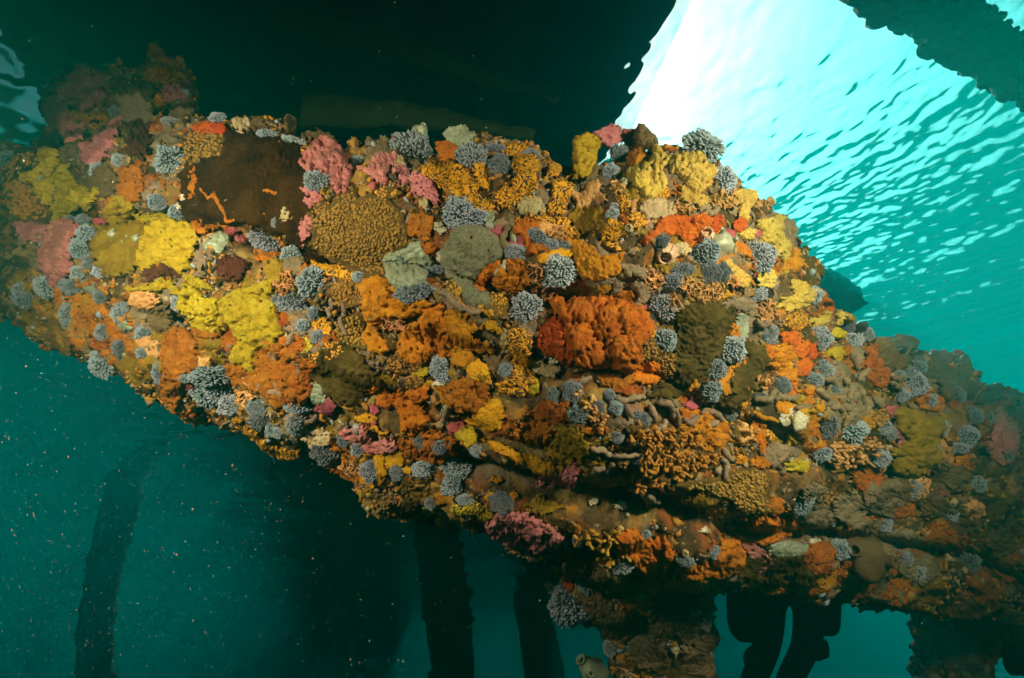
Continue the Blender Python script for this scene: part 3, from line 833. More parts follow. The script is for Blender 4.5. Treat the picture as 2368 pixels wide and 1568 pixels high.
def antler_mesh(poly, spacing, size, seed, base_h=8.0):
    """bushy colony of short forked branches"""
    res = crust_mesh(poly, base_h, 16, .6, edge=10, wob=5, seed=seed)
    if res is None: return None
    bag = Bag(); bag.add(*res); BASEN['n'] = len(res[1])
    poly = np.asarray(poly, float); x0, y0 = poly.min(0); x1, y1 = poly.max(0)
    rs = np.random.default_rng(int(seed * 71) % 9999)
    nx, ny = int((x1 - x0) / spacing) + 1, int((y1 - y0) / spacing) + 1
    XY = np.array([(x0 + (i + rs.uniform(0, 1)) * spacing, y0 + (j + rs.uniform(0, 1)) * spacing) for i in range(nx) for j in range(ny)])
    XY = XY[poly_dist(XY[:, 0], XY[:, 1], poly) > -2]
    PP, NN = seat(XY[:, 0], XY[:, 1])
    for p, n in zip(PP, NN):
        if True:
            mm = (p @ C_FWD) / FPX
            d = n + rs.normal(size=3) * .65; d /= np.linalg.norm(d)
            L = size * rs.uniform(.7, 1.3) * mm; r = size * .20 * mm * rs.uniform(.8, 1.2)
            mid = p + d * L * .55
            bag.add(*tube([p - n * r, p + d * L * .3, mid], [r * 1.2, r, r * .9], 6))
            for k in range(2):
                e = d + rs.normal(size=3) * .6; e /= np.linalg.norm(e)
                bag.add(*tube([mid, mid + e * L * .3, mid + e * L * .55 + n * L * .05], [r * .9, r * .85, r * .95], 6))
    return bag.get()

def finger_path(pts, rad, name='finger_sponge', mat='mauve'):
    """smooth branch lying on the growth, through pixel points"""
    pts = np.asarray(pts, float)
    q = smooth_interp(pts, max(6, len(pts) * 5)) if len(pts) > 2 else np.linspace(pts[0], pts[1], 7)
    P, n = seat(q[:, 0], q[:, 1]); mm = float(np.median(P @ C_FWD)) / FPX
    kk = np.arange(len(q)); tt_ = kk / (len(q) - 1)
    r = rad * .8 * mm * (1 + .45 * noise3(np.stack([kk * .55, q[:, 0] * .01, q[:, 1] * .01], -1))) * (.62 + .38 * np.sin(np.pi * np.clip(.12 + .8 * tt_, 0, 1)))
    side = rad * .9 * noise3(np.stack([kk * .45, q[:, 0] * .02, q[:, 1] * 0 + 7], -1))
    C_ = P + n * (rad * .35 + 3 + 3 * noise3(np.stack([kk * .5, q[:, 0] * 0, q[:, 1] * .01 + 3], -1)))[:, None] * mm + (side * mm)[:, None] * C_UP
    v, f_, t_ = tube(C_, r, 9)
    return put(name, v, f_, t_, M[mat])

def lathe(profile, n=14, wob=0.0, seed=0.0):
    a = np.linspace(0, 2 * np.pi, n, endpoint=False)
    V = []
    for r, z in profile:
        rr = r * (1 + wob * noise3(np.stack([np.cos(a) * 1.2 + seed, np.sin(a) * 1.2, a * 0 + z * 1.5], -1)))
        V.append(np.stack([np.cos(a) * rr, np.sin(a) * rr, np.full(n, z)], 1))
    V = np.concatenate(V)
    return V, grid_faces(len(profile), n, wrap=True)

def seat_matrix(px, py, tilt=.45, lean=(0, 0)):
    p, n = seat(px, py); to = -p / np.linalg.norm(p)
    n = n + tilt * to + lean[0] * C_RIGHT + lean[1] * C_UP; n /= np.linalg.norm(n)
    a, b, n = frame(n)
    return p, (p @ C_FWD) / FPX, rot_cols(a, np.cross(n, a), n)

def barnacle(px, py, r, mat='white', lean=(0, 0), name='barnacle'):
    """volcano-shaped barnacle: ring of wall plates round an opening with a pair of lids"""
    p, mm, R = seat_matrix(px, py, .6, lean)
    o = empty(name, tuple(p)); o.rotation_euler = R.to_euler()
    s = r * mm
    for k in range(6):
        a0, a1 = 2 * math.pi * (k + .04) / 6, 2 * math.pi * (k + .96) / 6
        A = np.linspace(a0, a1, 5); ribs = 1 + .05 * np.cos(np.linspace(0, 4 * np.pi, 5))
        outer = [np.stack([np.cos(A) * q * ribs, np.sin(A) * q * ribs, np.full(5, z)], 1) for q, z in ((1.05, -.2), (.88, .45), (.62, .95), (.5, 1.0 + .06 * (k % 2)))]
        inner = [np.stack([np.cos(A) * q, np.sin(A) * q, np.full(5, z)], 1) for q, z in ((.42, .85), (.5, .2))]
        V = np.concatenate(outer + inner) * s
        link('wall_plate', mesh_np('wall_plate', V, grid_faces(6, 5)[:, ::-1]), M[mat], o)
    for sg in (-1, 1):
        V = np.array([[-.4, 0.03 * sg, .62], [.4, 0.03 * sg, .62], [.25, .34 * sg, .45], [-.25, .34 * sg, .45], [0, .12 * sg, .78]]) * s
        link('lid', mesh_np('lid', V, None, np.array([[0, 1, 4], [1, 2, 4], [2, 3, 4], [3, 0, 4]]), smooth=False), M[mat], o)
    return o

def sea_squirt(px, py, r, h, mat='squirt', lean=(0, 0), siphons=((.35, .3, .3), (-.3, .1, .25)), name='sea_squirt', tilt=.4):
    """bag-shaped body with two open siphons"""
    p, mm, R = seat_matrix(px, py, tilt, lean)
    o = empty(name, tuple(p)); o.rotation_euler = R.to_euler()
    s = r * mm; hh = h / r
    prof = [(.75, -.25), (.95, .1 * hh), (1.0, .35 * hh), (.92, .6 * hh), (.7, .82 * hh), (.35, .97 * hh), (.02, 1.0 * hh)]
    V, Q = lathe(prof, 18, .5, px * .1)
    link('body', mesh_np('body', V * s, Q), M[mat], o)
    for sx, sy, sr in siphons:
        z0 = hh * (1 - .35 * (sx * sx + sy * sy) * 2.0)
        ax = np.array([sx, sy, .9]); ax /= np.linalg.norm(ax)
        base = np.array([sx, sy, z0 - .25])
        u = np.cross(ax, [.2, .9, .1]); u /= np.linalg.norm(u); w_ = np.cross(ax, u)
        V, Q = lathe([(sr * 1.2, 0), (sr, .3), (sr * .95, .5), (sr * 1.12, .62), (sr * .8, .64), (sr * .6, .45), (sr * .5, .2)], 12, .06, sx)
        V = base + V[:, :1] * u + V[:, 1:2] * w_ + V[:, 2:] * ax
        sp = link('siphon', mesh_np('siphon', V * s, Q), M[mat], o)
        V, Q = lathe([(sr * .62, .40), (sr * .35, .36), (.002, .34)], 10)
        V = base + V[:, :1] * u + V[:, 1:2] * w_ + V[:, 2:] * ax
        link('siphon_throat', mesh_np('siphon_throat', V * s, Q), M['throat'], sp)
    return o
# ------------------------------------------------------------------ what grows where (measured on enlarged parts of the photograph)
TILE = {1: (.3018, 0, 118), 2: (.3018, 552, 237), 3: (.3522, 1105, 237), 4: (.3522, 1736, 631), 5: (.3522, 79, 552), 6: (.3522, 631, 631),
        7: (.3522, 1183.5, 631), 8: (.4998, 1183.5, 1104.6), 'A': (.302, 0, 315.6), 'B': (.302, 394.5, 236.7), 'D': (1.0, 0, 0)}
# kind: material, thickness, lobe size, lobe depth, name, category, phrase, further options
KIND = {
    'orange': ('orange', 26, 24, .75, 'lumpy_sponge', 'sponge', 'lumpy orange sponge', dict(pits=5)),
    'bigorange': ('orange', 44, 46, .8, 'lobed_sponge', 'sponge', 'lobed orange sponge', dict(pits=9, edge=20, rough_h=.03, sub=.35)),
    'red': ('red', 26, 24, .75, 'lumpy_sponge', 'sponge', 'lumpy red-orange sponge', dict(pits=5)),
    'rust': ('rust', 22, 22, .75, 'lumpy_sponge', 'sponge', 'lumpy rust-coloured sponge', dict(pits=5)),
    'gold': ('gold', 17, 40, .35, 'smooth_sponge', 'sponge', 'smooth golden-orange sponge', dict(pits=3)),
    'yellow': ('yellow', 30, 24, .8, 'lumpy_sponge', 'sponge', 'lumpy yellow sponge', dict(pits=8)),
    'paleyellow': ('paleyellow', 30, 26, .7, 'lumpy_sponge', 'sponge', 'lumpy pale yellow sponge', dict(pits=6)),
    'mustard': ('mustard', 9, 0, .4, 'flat_sponge', 'sponge', 'flat mustard-brown sponge', dict(wob=15, rough_h=.4, edge=7)),
    'mustardlump': ('mustard', 22, 20, .6, 'lumpy_sponge', 'sponge', 'lumpy mustard-brown sponge', dict()),
    'pink': ('pink', 22, 20, .5, 'pitted_sponge', 'sponge', 'pitted pink sponge', dict(pits=14, wob=10)),
    'magenta': ('magenta', 16, 14, .5, 'pitted_sponge', 'sponge', 'small deep pink sponge', dict(pits=3)),
    'maroon': ('maroon', 18, 30, .3, 'crusting_sponge', 'sponge', 'dark maroon sponge', dict(wob=15, rough_h=.35)),
    'velvet': ('velvet', 7, 0, .3, 'velvet_sponge', 'sponge', 'flat dark brown velvet sponge', dict(edge=9, g=3.4, wob=16, rough_h=.4)),
    'olive': ('olive', 9, 0, .3, 'velvet_sponge', 'sponge', 'flat olive-brown velvet sponge', dict(edge=9, wob=13, rough_h=.4)),
    'disc': ('disc', 30, 0, .3, 'leathery_ascidian', 'ascidian', 'smooth grey leathery ascidian', dict(edge=40, wob=6, rough_h=.12, pits=2)),
    'jelly': ('jelly', 20, 0, .3, 'jelly_ascidian', 'ascidian', 'grey-green jelly-like ascidian', dict(edge=18, wob=4, rough_h=.2)),
    'mauve': ('mauve', 13, 30, .3, 'smooth_sponge', 'sponge', 'smooth mauve-grey sponge', dict(edge=9)),
    'taupe': ('taupe', 16, 22, .6, 'lumpy_sponge', 'sponge', 'lumpy taupe sponge', dict()),
    'labyrinth': ('labyrinth', 22, 40, .35, 'colonial_ascidian', 'ascidian', 'golden meandering ascidian crust', dict()),
    'yellowrows': ('yellowrows', 16, 26, .4, 'colonial_ascidian', 'ascidian', 'yellow ascidian crust with fine rows', dict()),
    'peachlump': ('peach', 24, 20, .6, 'lumpy_sponge', 'sponge', 'lumpy peach sponge', dict(pits=5)),
    'beige': ('beige', 24, 18, .7, 'knobbly_growth', 'growth', 'knobbly beige growth', dict()),
    'white': ('white', 14, 12, .5, 'white_shell', 'shell', 'small white shell lump', dict()),
    'paleknob': ('jelly', 26, 24, .6, 'knobbly_sponge', 'sponge', 'pale grey-green knobbly sponge', dict()),
    'brownlump': ('brown', 26, 34, .5, 'lumpy_sponge', 'sponge', 'dull brown lumpy sponge', dict()),
    'olivemat': ('olive', 12, 16, .4, 'olive_mat', 'growth', 'olive mat of fine growth', dict()),
    'smoothorange': ('orange', 34, 0, .3, 'round_sponge', 'sponge', 'round smooth orange sponge', dict(edge=24)),
    'smoothpeach': ('peach', 26, 0, .3, 'smooth_sponge', 'sponge', 'smooth peach star-shaped sponge', dict(edge=14)),
    'tan': ('tan', 0, 0, 0, 'beaded_ascidian', 'ascidian', 'tan beaded ascidian colony', dict()),
    'orangebead': ('orangebead', 0, 0, 0, 'beaded_ascidian', 'ascidian', 'ochre beaded ascidian colony', dict()),
    'frill': ('peach', 0, 0, 0, 'lace_bryozoan', 'bryozoan', 'frilly peach lace bryozoan', dict()),
    'antler': ('orangebead', 0, 0, 0, 'branching_bryozoan', 'bryozoan', 'branching orange bryozoan', dict()),
    'peachantler': ('peach', 0, 0, 0, 'branching_bryozoan', 'bryozoan', 'branching peach bryozoan', dict()),
}
ROWS = []      # (kind, polygon in measuring pixels, label, reference phrase)
def G(kind, tile, *shapes, lab=None, ref=None):
    s, ox, oy = TILE[tile]
    for sh in shapes:
        if isinstance(sh, list):
            p = np.array(sh, float) * s + np.array([ox, oy])
        else:
            cx, cy, rx, ry = sh[:4]
            p = blob(cx * s + ox, cy * s + oy, rx * s, ry * s, sh[4] if len(sh) > 4 else 0)
        ROWS.append((kind, p, lab, ref))
TUFT_ROWS = []
def TF(tile, *rows):
    s, ox, oy = TILE[tile]
    for r in rows:
        TUFT_ROWS.append((r[0] * s + ox, r[1] * s + oy, r[2] * s, r[3] * s, r[4] if len(r) > 4 else 0))
FING = []
def FP(tile, rad, *paths, mat='mauve'):
    s, ox, oy = TILE[tile]
    for p in paths: FING.append((np.array(p, float) * s + np.array([ox, oy]), rad, mat))

# -- flat panels first
G('velvet', 'B', [(420, 290), (560, 260), (820, 330), (960, 370), (1020, 420), (1050, 520), (1010, 600), (1000, 680), (1060, 790), (1080, 860), (1000, 900), (980, 1000), (1100, 1090), (1200, 1190), (1000, 1180), (870, 1000), (640, 930), (490, 900), (420, 960), (300, 930), (180, 880), (140, 760), (150, 560), (170, 480), (280, 440), (380, 400)],
  lab='large flat dark brown velvet panel of sponge with a thin orange vein', ref='the big brown velvet panel')
G('olive', 7, [(1070, 290), (1180, 240), (1300, 220), (1420, 240), (1440, 300), (1410, 400), (1370, 440), (1360, 520), (1290, 580), (1310, 700), (1180, 690), (1150, 770), (1060, 790), (900, 780), (980, 720), (1060, 680), (1080, 540), (1060, 480), (1100, 400)],
  lab='flat olive-brown velvet sponge dotted with cream specks right of the lobed orange sponge', ref='the speckled olive panel')
G('olive', 7, [(1520, 460), (1600, 470), (1670, 540), (1680, 620), (1600, 690), (1560, 780), (1500, 860), (1440, 890), (1330, 830), (1380, 770), (1450, 790), (1440, 690), (1470, 600), (1520, 560)],
  lab='narrow olive-brown velvet sponge bordering the speckled olive panel on its right')
G('olive', 6, [(330, 520), (390, 480), (480, 480), (540, 540), (600, 610), (680, 690), (670, 750), (580, 790), (550, 850), (470, 840), (380, 800), (330, 740), (260, 680), (260, 620)],
  lab='rounded dark olive-brown velvet sponge on the left lower half of the timber', ref='the dark rounded velvet sponge')
G('mustard', 'A', [(760, 780), (860, 700), (1100, 660), (1130, 740), (1090, 830), (1080, 960), (960, 1040), (830, 1060), (780, 1000), (720, 900)])
G('mustard', 7, [(290, 1010), (340, 990), (400, 1030), (470, 1030), (460, 1080), (520, 1140), (600, 1190), (590, 1260), (500, 1270), (420, 1220), (280, 1230), (250, 1150), (320, 1090)],
  lab='broad flat lobed mustard sponge beside the branching orange bush', ref='the flat mustard sponge')
G('mustard', 7, [(60, 1520), (150, 1470), (270, 1480), (330, 1540), (200, 1600)], (1230, 1500, 90, 40))
G('mustard', 3, (740, 770, 120, 80, 10))
G('olivemat', 8, [(1040, 400), (1150, 370), (1360, 360), (1400, 440), (1380, 490), (1200, 490), (1080, 460)])

# -- pink
G('pink', 2, [(510, 400), (580, 330), (660, 290), (720, 300), (780, 360), (800, 430), (860, 500), (850, 560), (830, 620), (820, 690), (770, 690), (700, 640), (690, 590), (560, 560), (500, 480)],
  lab='large bright pink pitted sponge on the top edge right of the brown panel', ref='the big pink sponge')
G('pink', 2, [(500, 680), (560, 670), (620, 720), (625, 780), (560, 800), (550, 860), (575, 930), (545, 1000), (510, 1075), (450, 1000), (490, 880), (540, 830), (500, 740)],
  [(930, 510), (1000, 490), (1050, 410), (1130, 390), (1190, 410), (1180, 480), (1130, 530), (1120, 620), (1060, 600), (1010, 560)],
  [(1180, 530), (1290, 510), (1330, 570), (1390, 550), (1480, 590), (1490, 650), (1540, 730), (1530, 775), (1480, 760), (1400, 720), (1320, 690), (1330, 640), (1250, 620), (1240, 570)])
G('magenta', 2, (1030, 630, 28, 26), (1195, 625, 18, 16), (1430, 865, 16, 16), (1410, 1052, 14, 14), (1595, 1000, 14, 12), (880, 625, 20, 18))
G('pink', 1, (640, 320, 160, 135), (430, 470, 85, 100), (1360, 320, 90, 80), (560, 620, 85, 75),
  [(800, 640), (850, 560), (940, 520), (950, 560), (880, 640), (850, 720), (790, 830), (720, 870), (650, 830), (630, 720), (700, 680)])
G('pink', 'A', [(120, 680), (250, 670), (390, 690), (370, 780), (290, 800), (190, 820), (150, 770)],
  [(400, 680), (490, 660), (580, 690), (600, 740), (560, 800), (560, 900), (555, 1020), (480, 1090), (410, 1135), (390, 1040), (310, 970), (340, 850), (370, 770)])
G('magenta', 'A', (650, 925, 60, 16), (760, 650, 40, 25), (800, 800, 45, 22), (1020, 845, 25, 22))
G('magenta', 'B', (460, 985, 45, 25), (530, 1045, 45, 22, 30))
G('pink', 3, (870, 220, 78, 60), lab='rounded pink sponge on the summit of the hump beside bright water', ref='the pink sponge on the hump')
G('magenta', 3, (970, 215, 36, 42), (120, 845, 75, 40), (1840, 850, 26, 32), (1640, 900, 40, 60), (640, 1180, 40, 20), (1110, 1345, 30, 16))
G('magenta', 3, [(185, 940), (240, 880), (300, 880), (310, 940), (240, 955)])
G('pink', 6, [(450, 1050), (530, 1010), (620, 1020), (640, 1080), (700, 1100), (760, 1090), (800, 1130), (790, 1160), (720, 1190), (620, 1180), (580, 1130), (500, 1090)],
  lab='ragged pink sponge on black wood along the lower left of the timber', ref='the ragged low pink sponge')
G('magenta', 6, (350, 880, 65, 45), (660, 900, 30, 34), (1200, 1000, 55, 45), (640, 990, 30, 20))
G('pink', 7, [(170, 1350), (270, 1310), (360, 1290), (380, 1260), (440, 1290), (430, 1360), (380, 1410), (300, 1380), (200, 1400)],
  lab='wedge-shaped pink sponge on dark wood below the flat mustard sponge', ref='the wedge-shaped pink sponge')
G('magenta', 7, (1190, 862, 42, 30), (1250, 850, 22, 20))
G('pink', 'D', [(1130, 1215), (1160, 1190), (1215, 1190), (1250, 1205), (1290, 1240), (1275, 1270), (1235, 1270), (1215, 1240), (1180, 1258), (1150, 1242)],
  lab='pink sponge bulging from the bottom edge of the timber left of the post', ref='the pink sponge under the timber')
G('pink', 8, [(1060, 310), (1100, 290), (1160, 340), (1210, 390), (1210, 430), (1170, 460), (1130, 430), (1150, 390), (1100, 370)])
G('pink', 4, [(950, 1050), (1000, 1020), (1050, 1080), (1020, 1160), (960, 1160)], lab='small bright pink sponge near the dim right end of the timber', ref='the small right-hand pink sponge')
G('pink', 4, [(1600, 900), (1660, 940), (1740, 1040), (1740, 1130), (1700, 1200), (1640, 1250), (1590, 1210), (1540, 1160), (1560, 1100), (1590, 1000)],
  lab='dull pink sponge in shade at the right end of the timber', ref='the dull pink right-end sponge')
G('magenta', 5, (1010, 985, 48, 40, 40))

# -- orange, red, rust
G('bigorange', 7, [(280, 210), (340, 160), (380, 230), (430, 190), (480, 170), (540, 200), (570, 170), (640, 160), (700, 200), (760, 200), (810, 260), (860, 300), (890, 360), (870, 410), (820, 450), (820, 540), (770, 600), (720, 640), (640, 620), (540, 600), (430, 570), (410, 500), (370, 430), (360, 330)],
  lab='largest bright orange sponge, a rosette of round lobes mid timber', ref='the lobed orange rosette')
G('red', 7, [(190, 380), (270, 310), (330, 320), (370, 400), (400, 470), (420, 560), (330, 570), (260, 540), (180, 490)])
G('orange', 7, [(780, 580), (850, 590), (980, 590), (970, 690), (880, 730), (800, 720)])
G('rust', 7, (690, 690, 110, 60), (770, 770, 100, 30))
G('red', 3, [(1090, 900), (1150, 850), (1190, 800), (1260, 750), (1340, 760), (1400, 760), (1460, 730), (1510, 790), (1510, 830), (1440, 850), (1420, 900), (1360, 920), (1310, 880), (1250, 860), (1170, 880), (1120, 940)],
  lab='red-orange sponge arching over a barnacle below the yellow sponges', ref='the arched red sponge')
G('red', 3, (1570, 790, 42, 55), (1720, 805, 42, 42))
G('smoothorange', 3, (1040, 350, 55, 70))
G('gold', 3, [(590, 910), (680, 920), (750, 950), (800, 1010), (870, 990), (940, 980), (920, 1050), (910, 1120), (800, 1150), (700, 1150), (640, 1080), (640, 1000)],
  lab='broad smooth golden-orange sponge right of two coral tufts mid timber', ref='the smooth golden sponge')
G('gold', 3, [(370, 1000), (480, 980), (600, 940), (640, 1010), (520, 1040), (440, 1060)], (830, 1220, 45, 40), (960, 1270, 50, 35), (1060, 1400, 40, 60))
G('orange', 3, [(250, 790), (330, 780), (400, 800), (400, 840), (330, 860), (370, 950), (390, 990), (330, 990), (300, 900), (250, 850)],
  [(0, 1110), (60, 1050), (130, 1035), (150, 1080), (70, 1160), (0, 1200)])
G('orange', 3, [(190, 1040), (270, 1030), (310, 1080), (345, 1130), (320, 1190), (270, 1250), (180, 1230), (90, 1190), (130, 1130)])
G('orange', 2, [(1990, 1200), (2010, 1230), (1990, 1270), (1900, 1320), (1880, 1380), (1930, 1430), (1860, 1440), (1800, 1410), (1830, 1330), (1890, 1250)],
  lab='bent bright orange sponge lying across the grey disc')
G('rust', 2, [(1330, 870), (1400, 830), (1470, 900), (1480, 970), (1450, 1040), (1380, 1030), (1310, 1010)], (1660, 990, 45, 50), (1600, 370, 80, 70))
G('red', 2, (1210, 275, 48, 36))
G('orange', 2, (1455, 1120, 60, 40, 20), (1180, 1150, 60, 16, -25))
G('rust', 1, (1010, 1020, 90, 130), (1250, 180, 60, 50))
G('red', 1, (1550, 600, 75, 50), (1660, 600, 65, 55))
G('orange', 1, (1210, 430, 42, 90))
G('orange', 'B', (220, 950, 60, 50), (175, 620, 28, 120, 5), (350, 960, 70, 26))
G('gold', 2, (335, 330, 36, 25), (505, 345, 72, 40))
G('orange', 6, [(580, 110), (620, 70), (700, 50), (760, 80), (750, 140), (800, 160), (870, 190), (980, 180), (1010, 210), (960, 260), (870, 290), (750, 290), (700, 340), (730, 410), (760, 480), (720, 510), (630, 490), (600, 400), (640, 330), (600, 250), (610, 180)],
  lab='long orange sponge hanging down below the grey-green jelly patch', ref='the long orange sponge')
G('orange', 6, [(890, 350), (960, 320), (1000, 260), (1080, 230), (1130, 240), (1130, 330), (1160, 420), (1180, 520), (1100, 560), (1040, 520), (1010, 560), (950, 600), (900, 570), (830, 530), (850, 440)])
G('gold', 6, [(1140, 260), (1190, 240), (1240, 300), (1240, 360), (1300, 400), (1340, 440), (1300, 470), (1310, 540), (1260, 600), (1190, 600), (1150, 500), (1180, 440), (1130, 370)], (1370, 490, 65, 35, 10), (1450, 365, 55, 28, 25), (1340, 640, 70, 60), (1390, 700, 60, 30, 30))
G('rust', 6, [(0, 610), (100, 600), (200, 590), (290, 610), (250, 680), (260, 760), (220, 830), (130, 860), (50, 830), (0, 780)], (50, 310, 70, 55), (110, 480, 95, 65))
G('orange', 6, [(650, 770), (690, 750), (740, 790), (830, 790), (940, 770), (1000, 770), (1010, 830), (960, 860), (990, 920), (1030, 940), (970, 1010), (900, 1045), (840, 1020), (840, 940), (800, 880), (760, 900), (700, 870), (700, 820)],
  lab='antler-shaped orange sponge low on the timber right of the rounded velvet sponge', ref='the antler-shaped orange sponge')
G('rust', 6, [(1090, 760), (1150, 740), (1240, 700), (1330, 710), (1400, 760), (1400, 860), (1320, 900), (1220, 890), (1150, 870), (1140, 800)])
G('gold', 6, [(1250, 960), (1340, 940), (1370, 880), (1450, 830), (1500, 870), (1500, 950), (1490, 1020), (1400, 1030), (1330, 990)])
G('rust', 6, [(840, 1100), (880, 1080), (960, 1100), (980, 1050), (1080, 1060), (1180, 1090), (1200, 1140), (1190, 1180), (1120, 1200), (1110, 1240), (980, 1240), (910, 1200), (850, 1150)])
G('gold', 6, [(1390, 1100), (1500, 1110), (1600, 1170), (1780, 1230), (1880, 1270), (1870, 1310), (1780, 1330), (1680, 1280), (1500, 1190)], (800, 1225, 58, 52), (700, 1260, 36, 80, -15), (1110, 1480, 45, 42), (1440, 1465, 60, 28), (1560, 1475, 40, 34), (1460, 1355, 40, 18), (880, 1295, 26, 20), (700, 1040, 60, 12, 25), (610, 955, 60, 26))
G('rust', 5, [(860, 680), (920, 610), (990, 620), (1040, 680), (1070, 760), (1060, 850), (990, 900), (980, 960), (960, 1030), (930, 1090), (870, 1060), (830, 960), (860, 880), (850, 780)],
  lab='tall rust-orange sponge hanging below the lower left edge of the timber', ref='the tall rust sponge')
G('rust', 5, [(1280, 640), (1300, 820), (1420, 840), (1480, 700), (1520, 680), (1620, 700), (1700, 760), (1760, 800), (1750, 1000), (1700, 1060), (1630, 1110), (1570, 1070), (1490, 1000), (1330, 940), (1290, 850)], (310, 560, 42, 65), (430, 680, 55, 50), (1130, 620, 90, 30))
G('orange', 7, [(1420, 420), (1440, 310), (1490, 370), (1510, 440), (1460, 440)], (1490, 575, 52, 40))
G('gold', 7, [(1430, 600), (1470, 610), (1440, 680), (1410, 720), (1450, 790), (1390, 790), (1360, 740), (1290, 690), (1340, 680), (1400, 680)], [(1180, 690), (1220, 695), (1215, 730), (1180, 770), (1155, 765), (1180, 730)], (1500, 870, 50, 20, -20), (1550, 780, 15, 40))
G('orange', 7, [(1680, 490), (1792, 470), (1850, 560), (1850, 700), (1760, 690), (1700, 600)])
G('orange', 7, [(1110, 1010), (1200, 960), (1260, 930), (1310, 960), (1320, 1010), (1400, 1060), (1430, 1100), (1350, 1150), (1280, 1160), (1230, 1130)],
  lab='smooth fan-shaped orange sponge right above the branching orange bush')
G('rust', 7, [(0, 1060), (70, 1000), (150, 970), (230, 970), (250, 1040), (240, 1090), (160, 1120), (60, 1100)], [(120, 920), (200, 850), (250, 830), (300, 860), (360, 850), (370, 960), (280, 980), (180, 960)])
G('orange', 7, (1600, 1060, 28, 55), (1640, 1140, 20, 50), (1500, 1225, 42, 26), (1640, 1240, 52, 22), (550, 1030, 80, 26), (800, 1340, 30, 30))
G('red', 4, [(190, 410), (250, 400), (280, 350), (300, 400), (330, 440), (370, 450), (370, 520), (330, 550), (280, 540), (260, 480), (220, 460)],
  lab='bright red star-shaped sponge on the right half of the timber', ref='the red star sponge')
G('red', 4, [(290, 600), (340, 560), (410, 580), (410, 620), (370, 660), (310, 670)], (400, 510, 26, 42))
G('orange', 4, [(90, 490), (160, 490), (240, 530), (240, 570), (200, 600), (240, 650), (230, 680), (170, 650), (120, 600)], (285, 710, 20, 50), (380, 780, 60, 18), (440, 775, 26, 22), (185, 268, 28, 30))
G('rust', 4, [(720, 610), (780, 550), (880, 580), (900, 640), (880, 740), (820, 740), (770, 690)], (640, 600, 36, 50), (630, 520, 40, 30), (740, 1340, 60, 50), (800, 1120, 26, 26), (790, 510, 40, 36))
G('orange', 4, (40, 1040, 50, 60), (80, 1130, 24, 55), (60, 1250, 60, 40))
G('orange', 8, [(490, 270), (560, 245), (620, 290), (690, 270), (735, 340), (700, 430), (600, 430), (560, 380), (500, 340)],
  lab='dull orange lumpy sponge on the bottom edge directly above the post', ref='the orange sponge above the post')
G('orange', 8, [(790, 420), (840, 390), (920, 390), (960, 300), (1010, 290), (1060, 340), (1060, 390), (990, 450), (900, 450), (800, 470)], [(1040, 250), (1110, 220), (1160, 190), (1300, 200), (1280, 250), (1200, 300), (1090, 300), (1050, 290)])
G('rust', 8, (1420, 370, 65, 65), (1230, 522, 50, 18), (1440, 430, 40, 22), (1290, 240, 60, 24))
G('red', 8, (262, 470, 26, 50))

# -- yellow
G('yellow', 5, [(1230, 440), (1300, 380), (1400, 350), (1480, 320), (1560, 300), (1560, 380), (1590, 480), (1600, 560), (1610, 620), (1570, 680), (1500, 700), (1490, 760), (1440, 850), (1390, 830), (1320, 780), (1300, 730), (1350, 670), (1310, 570), (1260, 530)],
  lab='largest bright yellow lumpy sponge, dripping down left of centre', ref='the large yellow sponge')
G('yellow', 5, [(960, 400), (1010, 310), (1080, 340), (1120, 400), (1200, 400), (1240, 470), (1250, 560), (1190, 610), (1100, 590), (1040, 570), (1030, 500), (960, 470)], [(980, 240), (1080, 250), (1140, 300), (1180, 340), (1100, 330), (1000, 290)])
G('yellow', 'A', [(1190, 680), (1300, 660), (1380, 680), (1480, 720), (1490, 830), (1450, 920), (1440, 990), (1380, 1040), (1330, 1000), (1240, 960), (1180, 1000), (1100, 1000), (1090, 900), (1100, 820), (1150, 760)],
  lab='dull yellow cracked sponge below the left end of the brown panel', ref='the cracked yellow sponge')
G('yellow', 'A', [(820, 530), (930, 450), (970, 500), (1010, 560), (1000, 620), (880, 680), (830, 640), (810, 590)], [(1020, 570), (1100, 610), (1220, 590), (1300, 610), (1250, 650), (1120, 665), (1040, 630)],
  [(980, 1140), (1100, 1150), (1230, 1100), (1300, 1100), (1370, 1170), (1380, 1230), (1330, 1210), (1270, 1160), (1200, 1180), (1110, 1190), (1000, 1190)])
G('yellow', 1, [(310, 770), (440, 790), (450, 860), (400, 940), (430, 1000), (400, 1160), (330, 1150), (280, 1070), (270, 1010), (180, 1010), (180, 950), (260, 920), (330, 900), (290, 850)],
  lab='yellow lumpy sponge on the peach mound at the far left edge', ref='the far left yellow sponge')
G('yellow', 1, [(480, 860), (520, 900), (560, 960), (570, 1040), (540, 1090), (440, 1040), (430, 960)],
  [(430, 1090), (520, 1070), (620, 1040), (700, 1090), (760, 1050), (775, 1110), (700, 1150), (690, 1210), (600, 1190), (550, 1250), (490, 1310), (430, 1300), (420, 1200)])
G('yellow', 3, [(640, 240), (700, 215), (760, 230), (790, 270), (770, 330), (760, 400), (720, 470), (630, 480), (620, 400), (640, 320)],
  lab='upright yellow sponge at the left end of the hump', ref='the upright yellow sponge')
G('paleyellow', 3, [(990, 460), (1050, 420), (1130, 410), (1150, 360), (1140, 300), (1180, 300), (1220, 350), (1240, 400), (1200, 450), (1240, 520), (1200, 590), (1110, 610), (1050, 560), (1010, 510)],
  lab='pale yellow sponge with a pointed top in the middle of the hump', ref='the pointed yellow sponge')
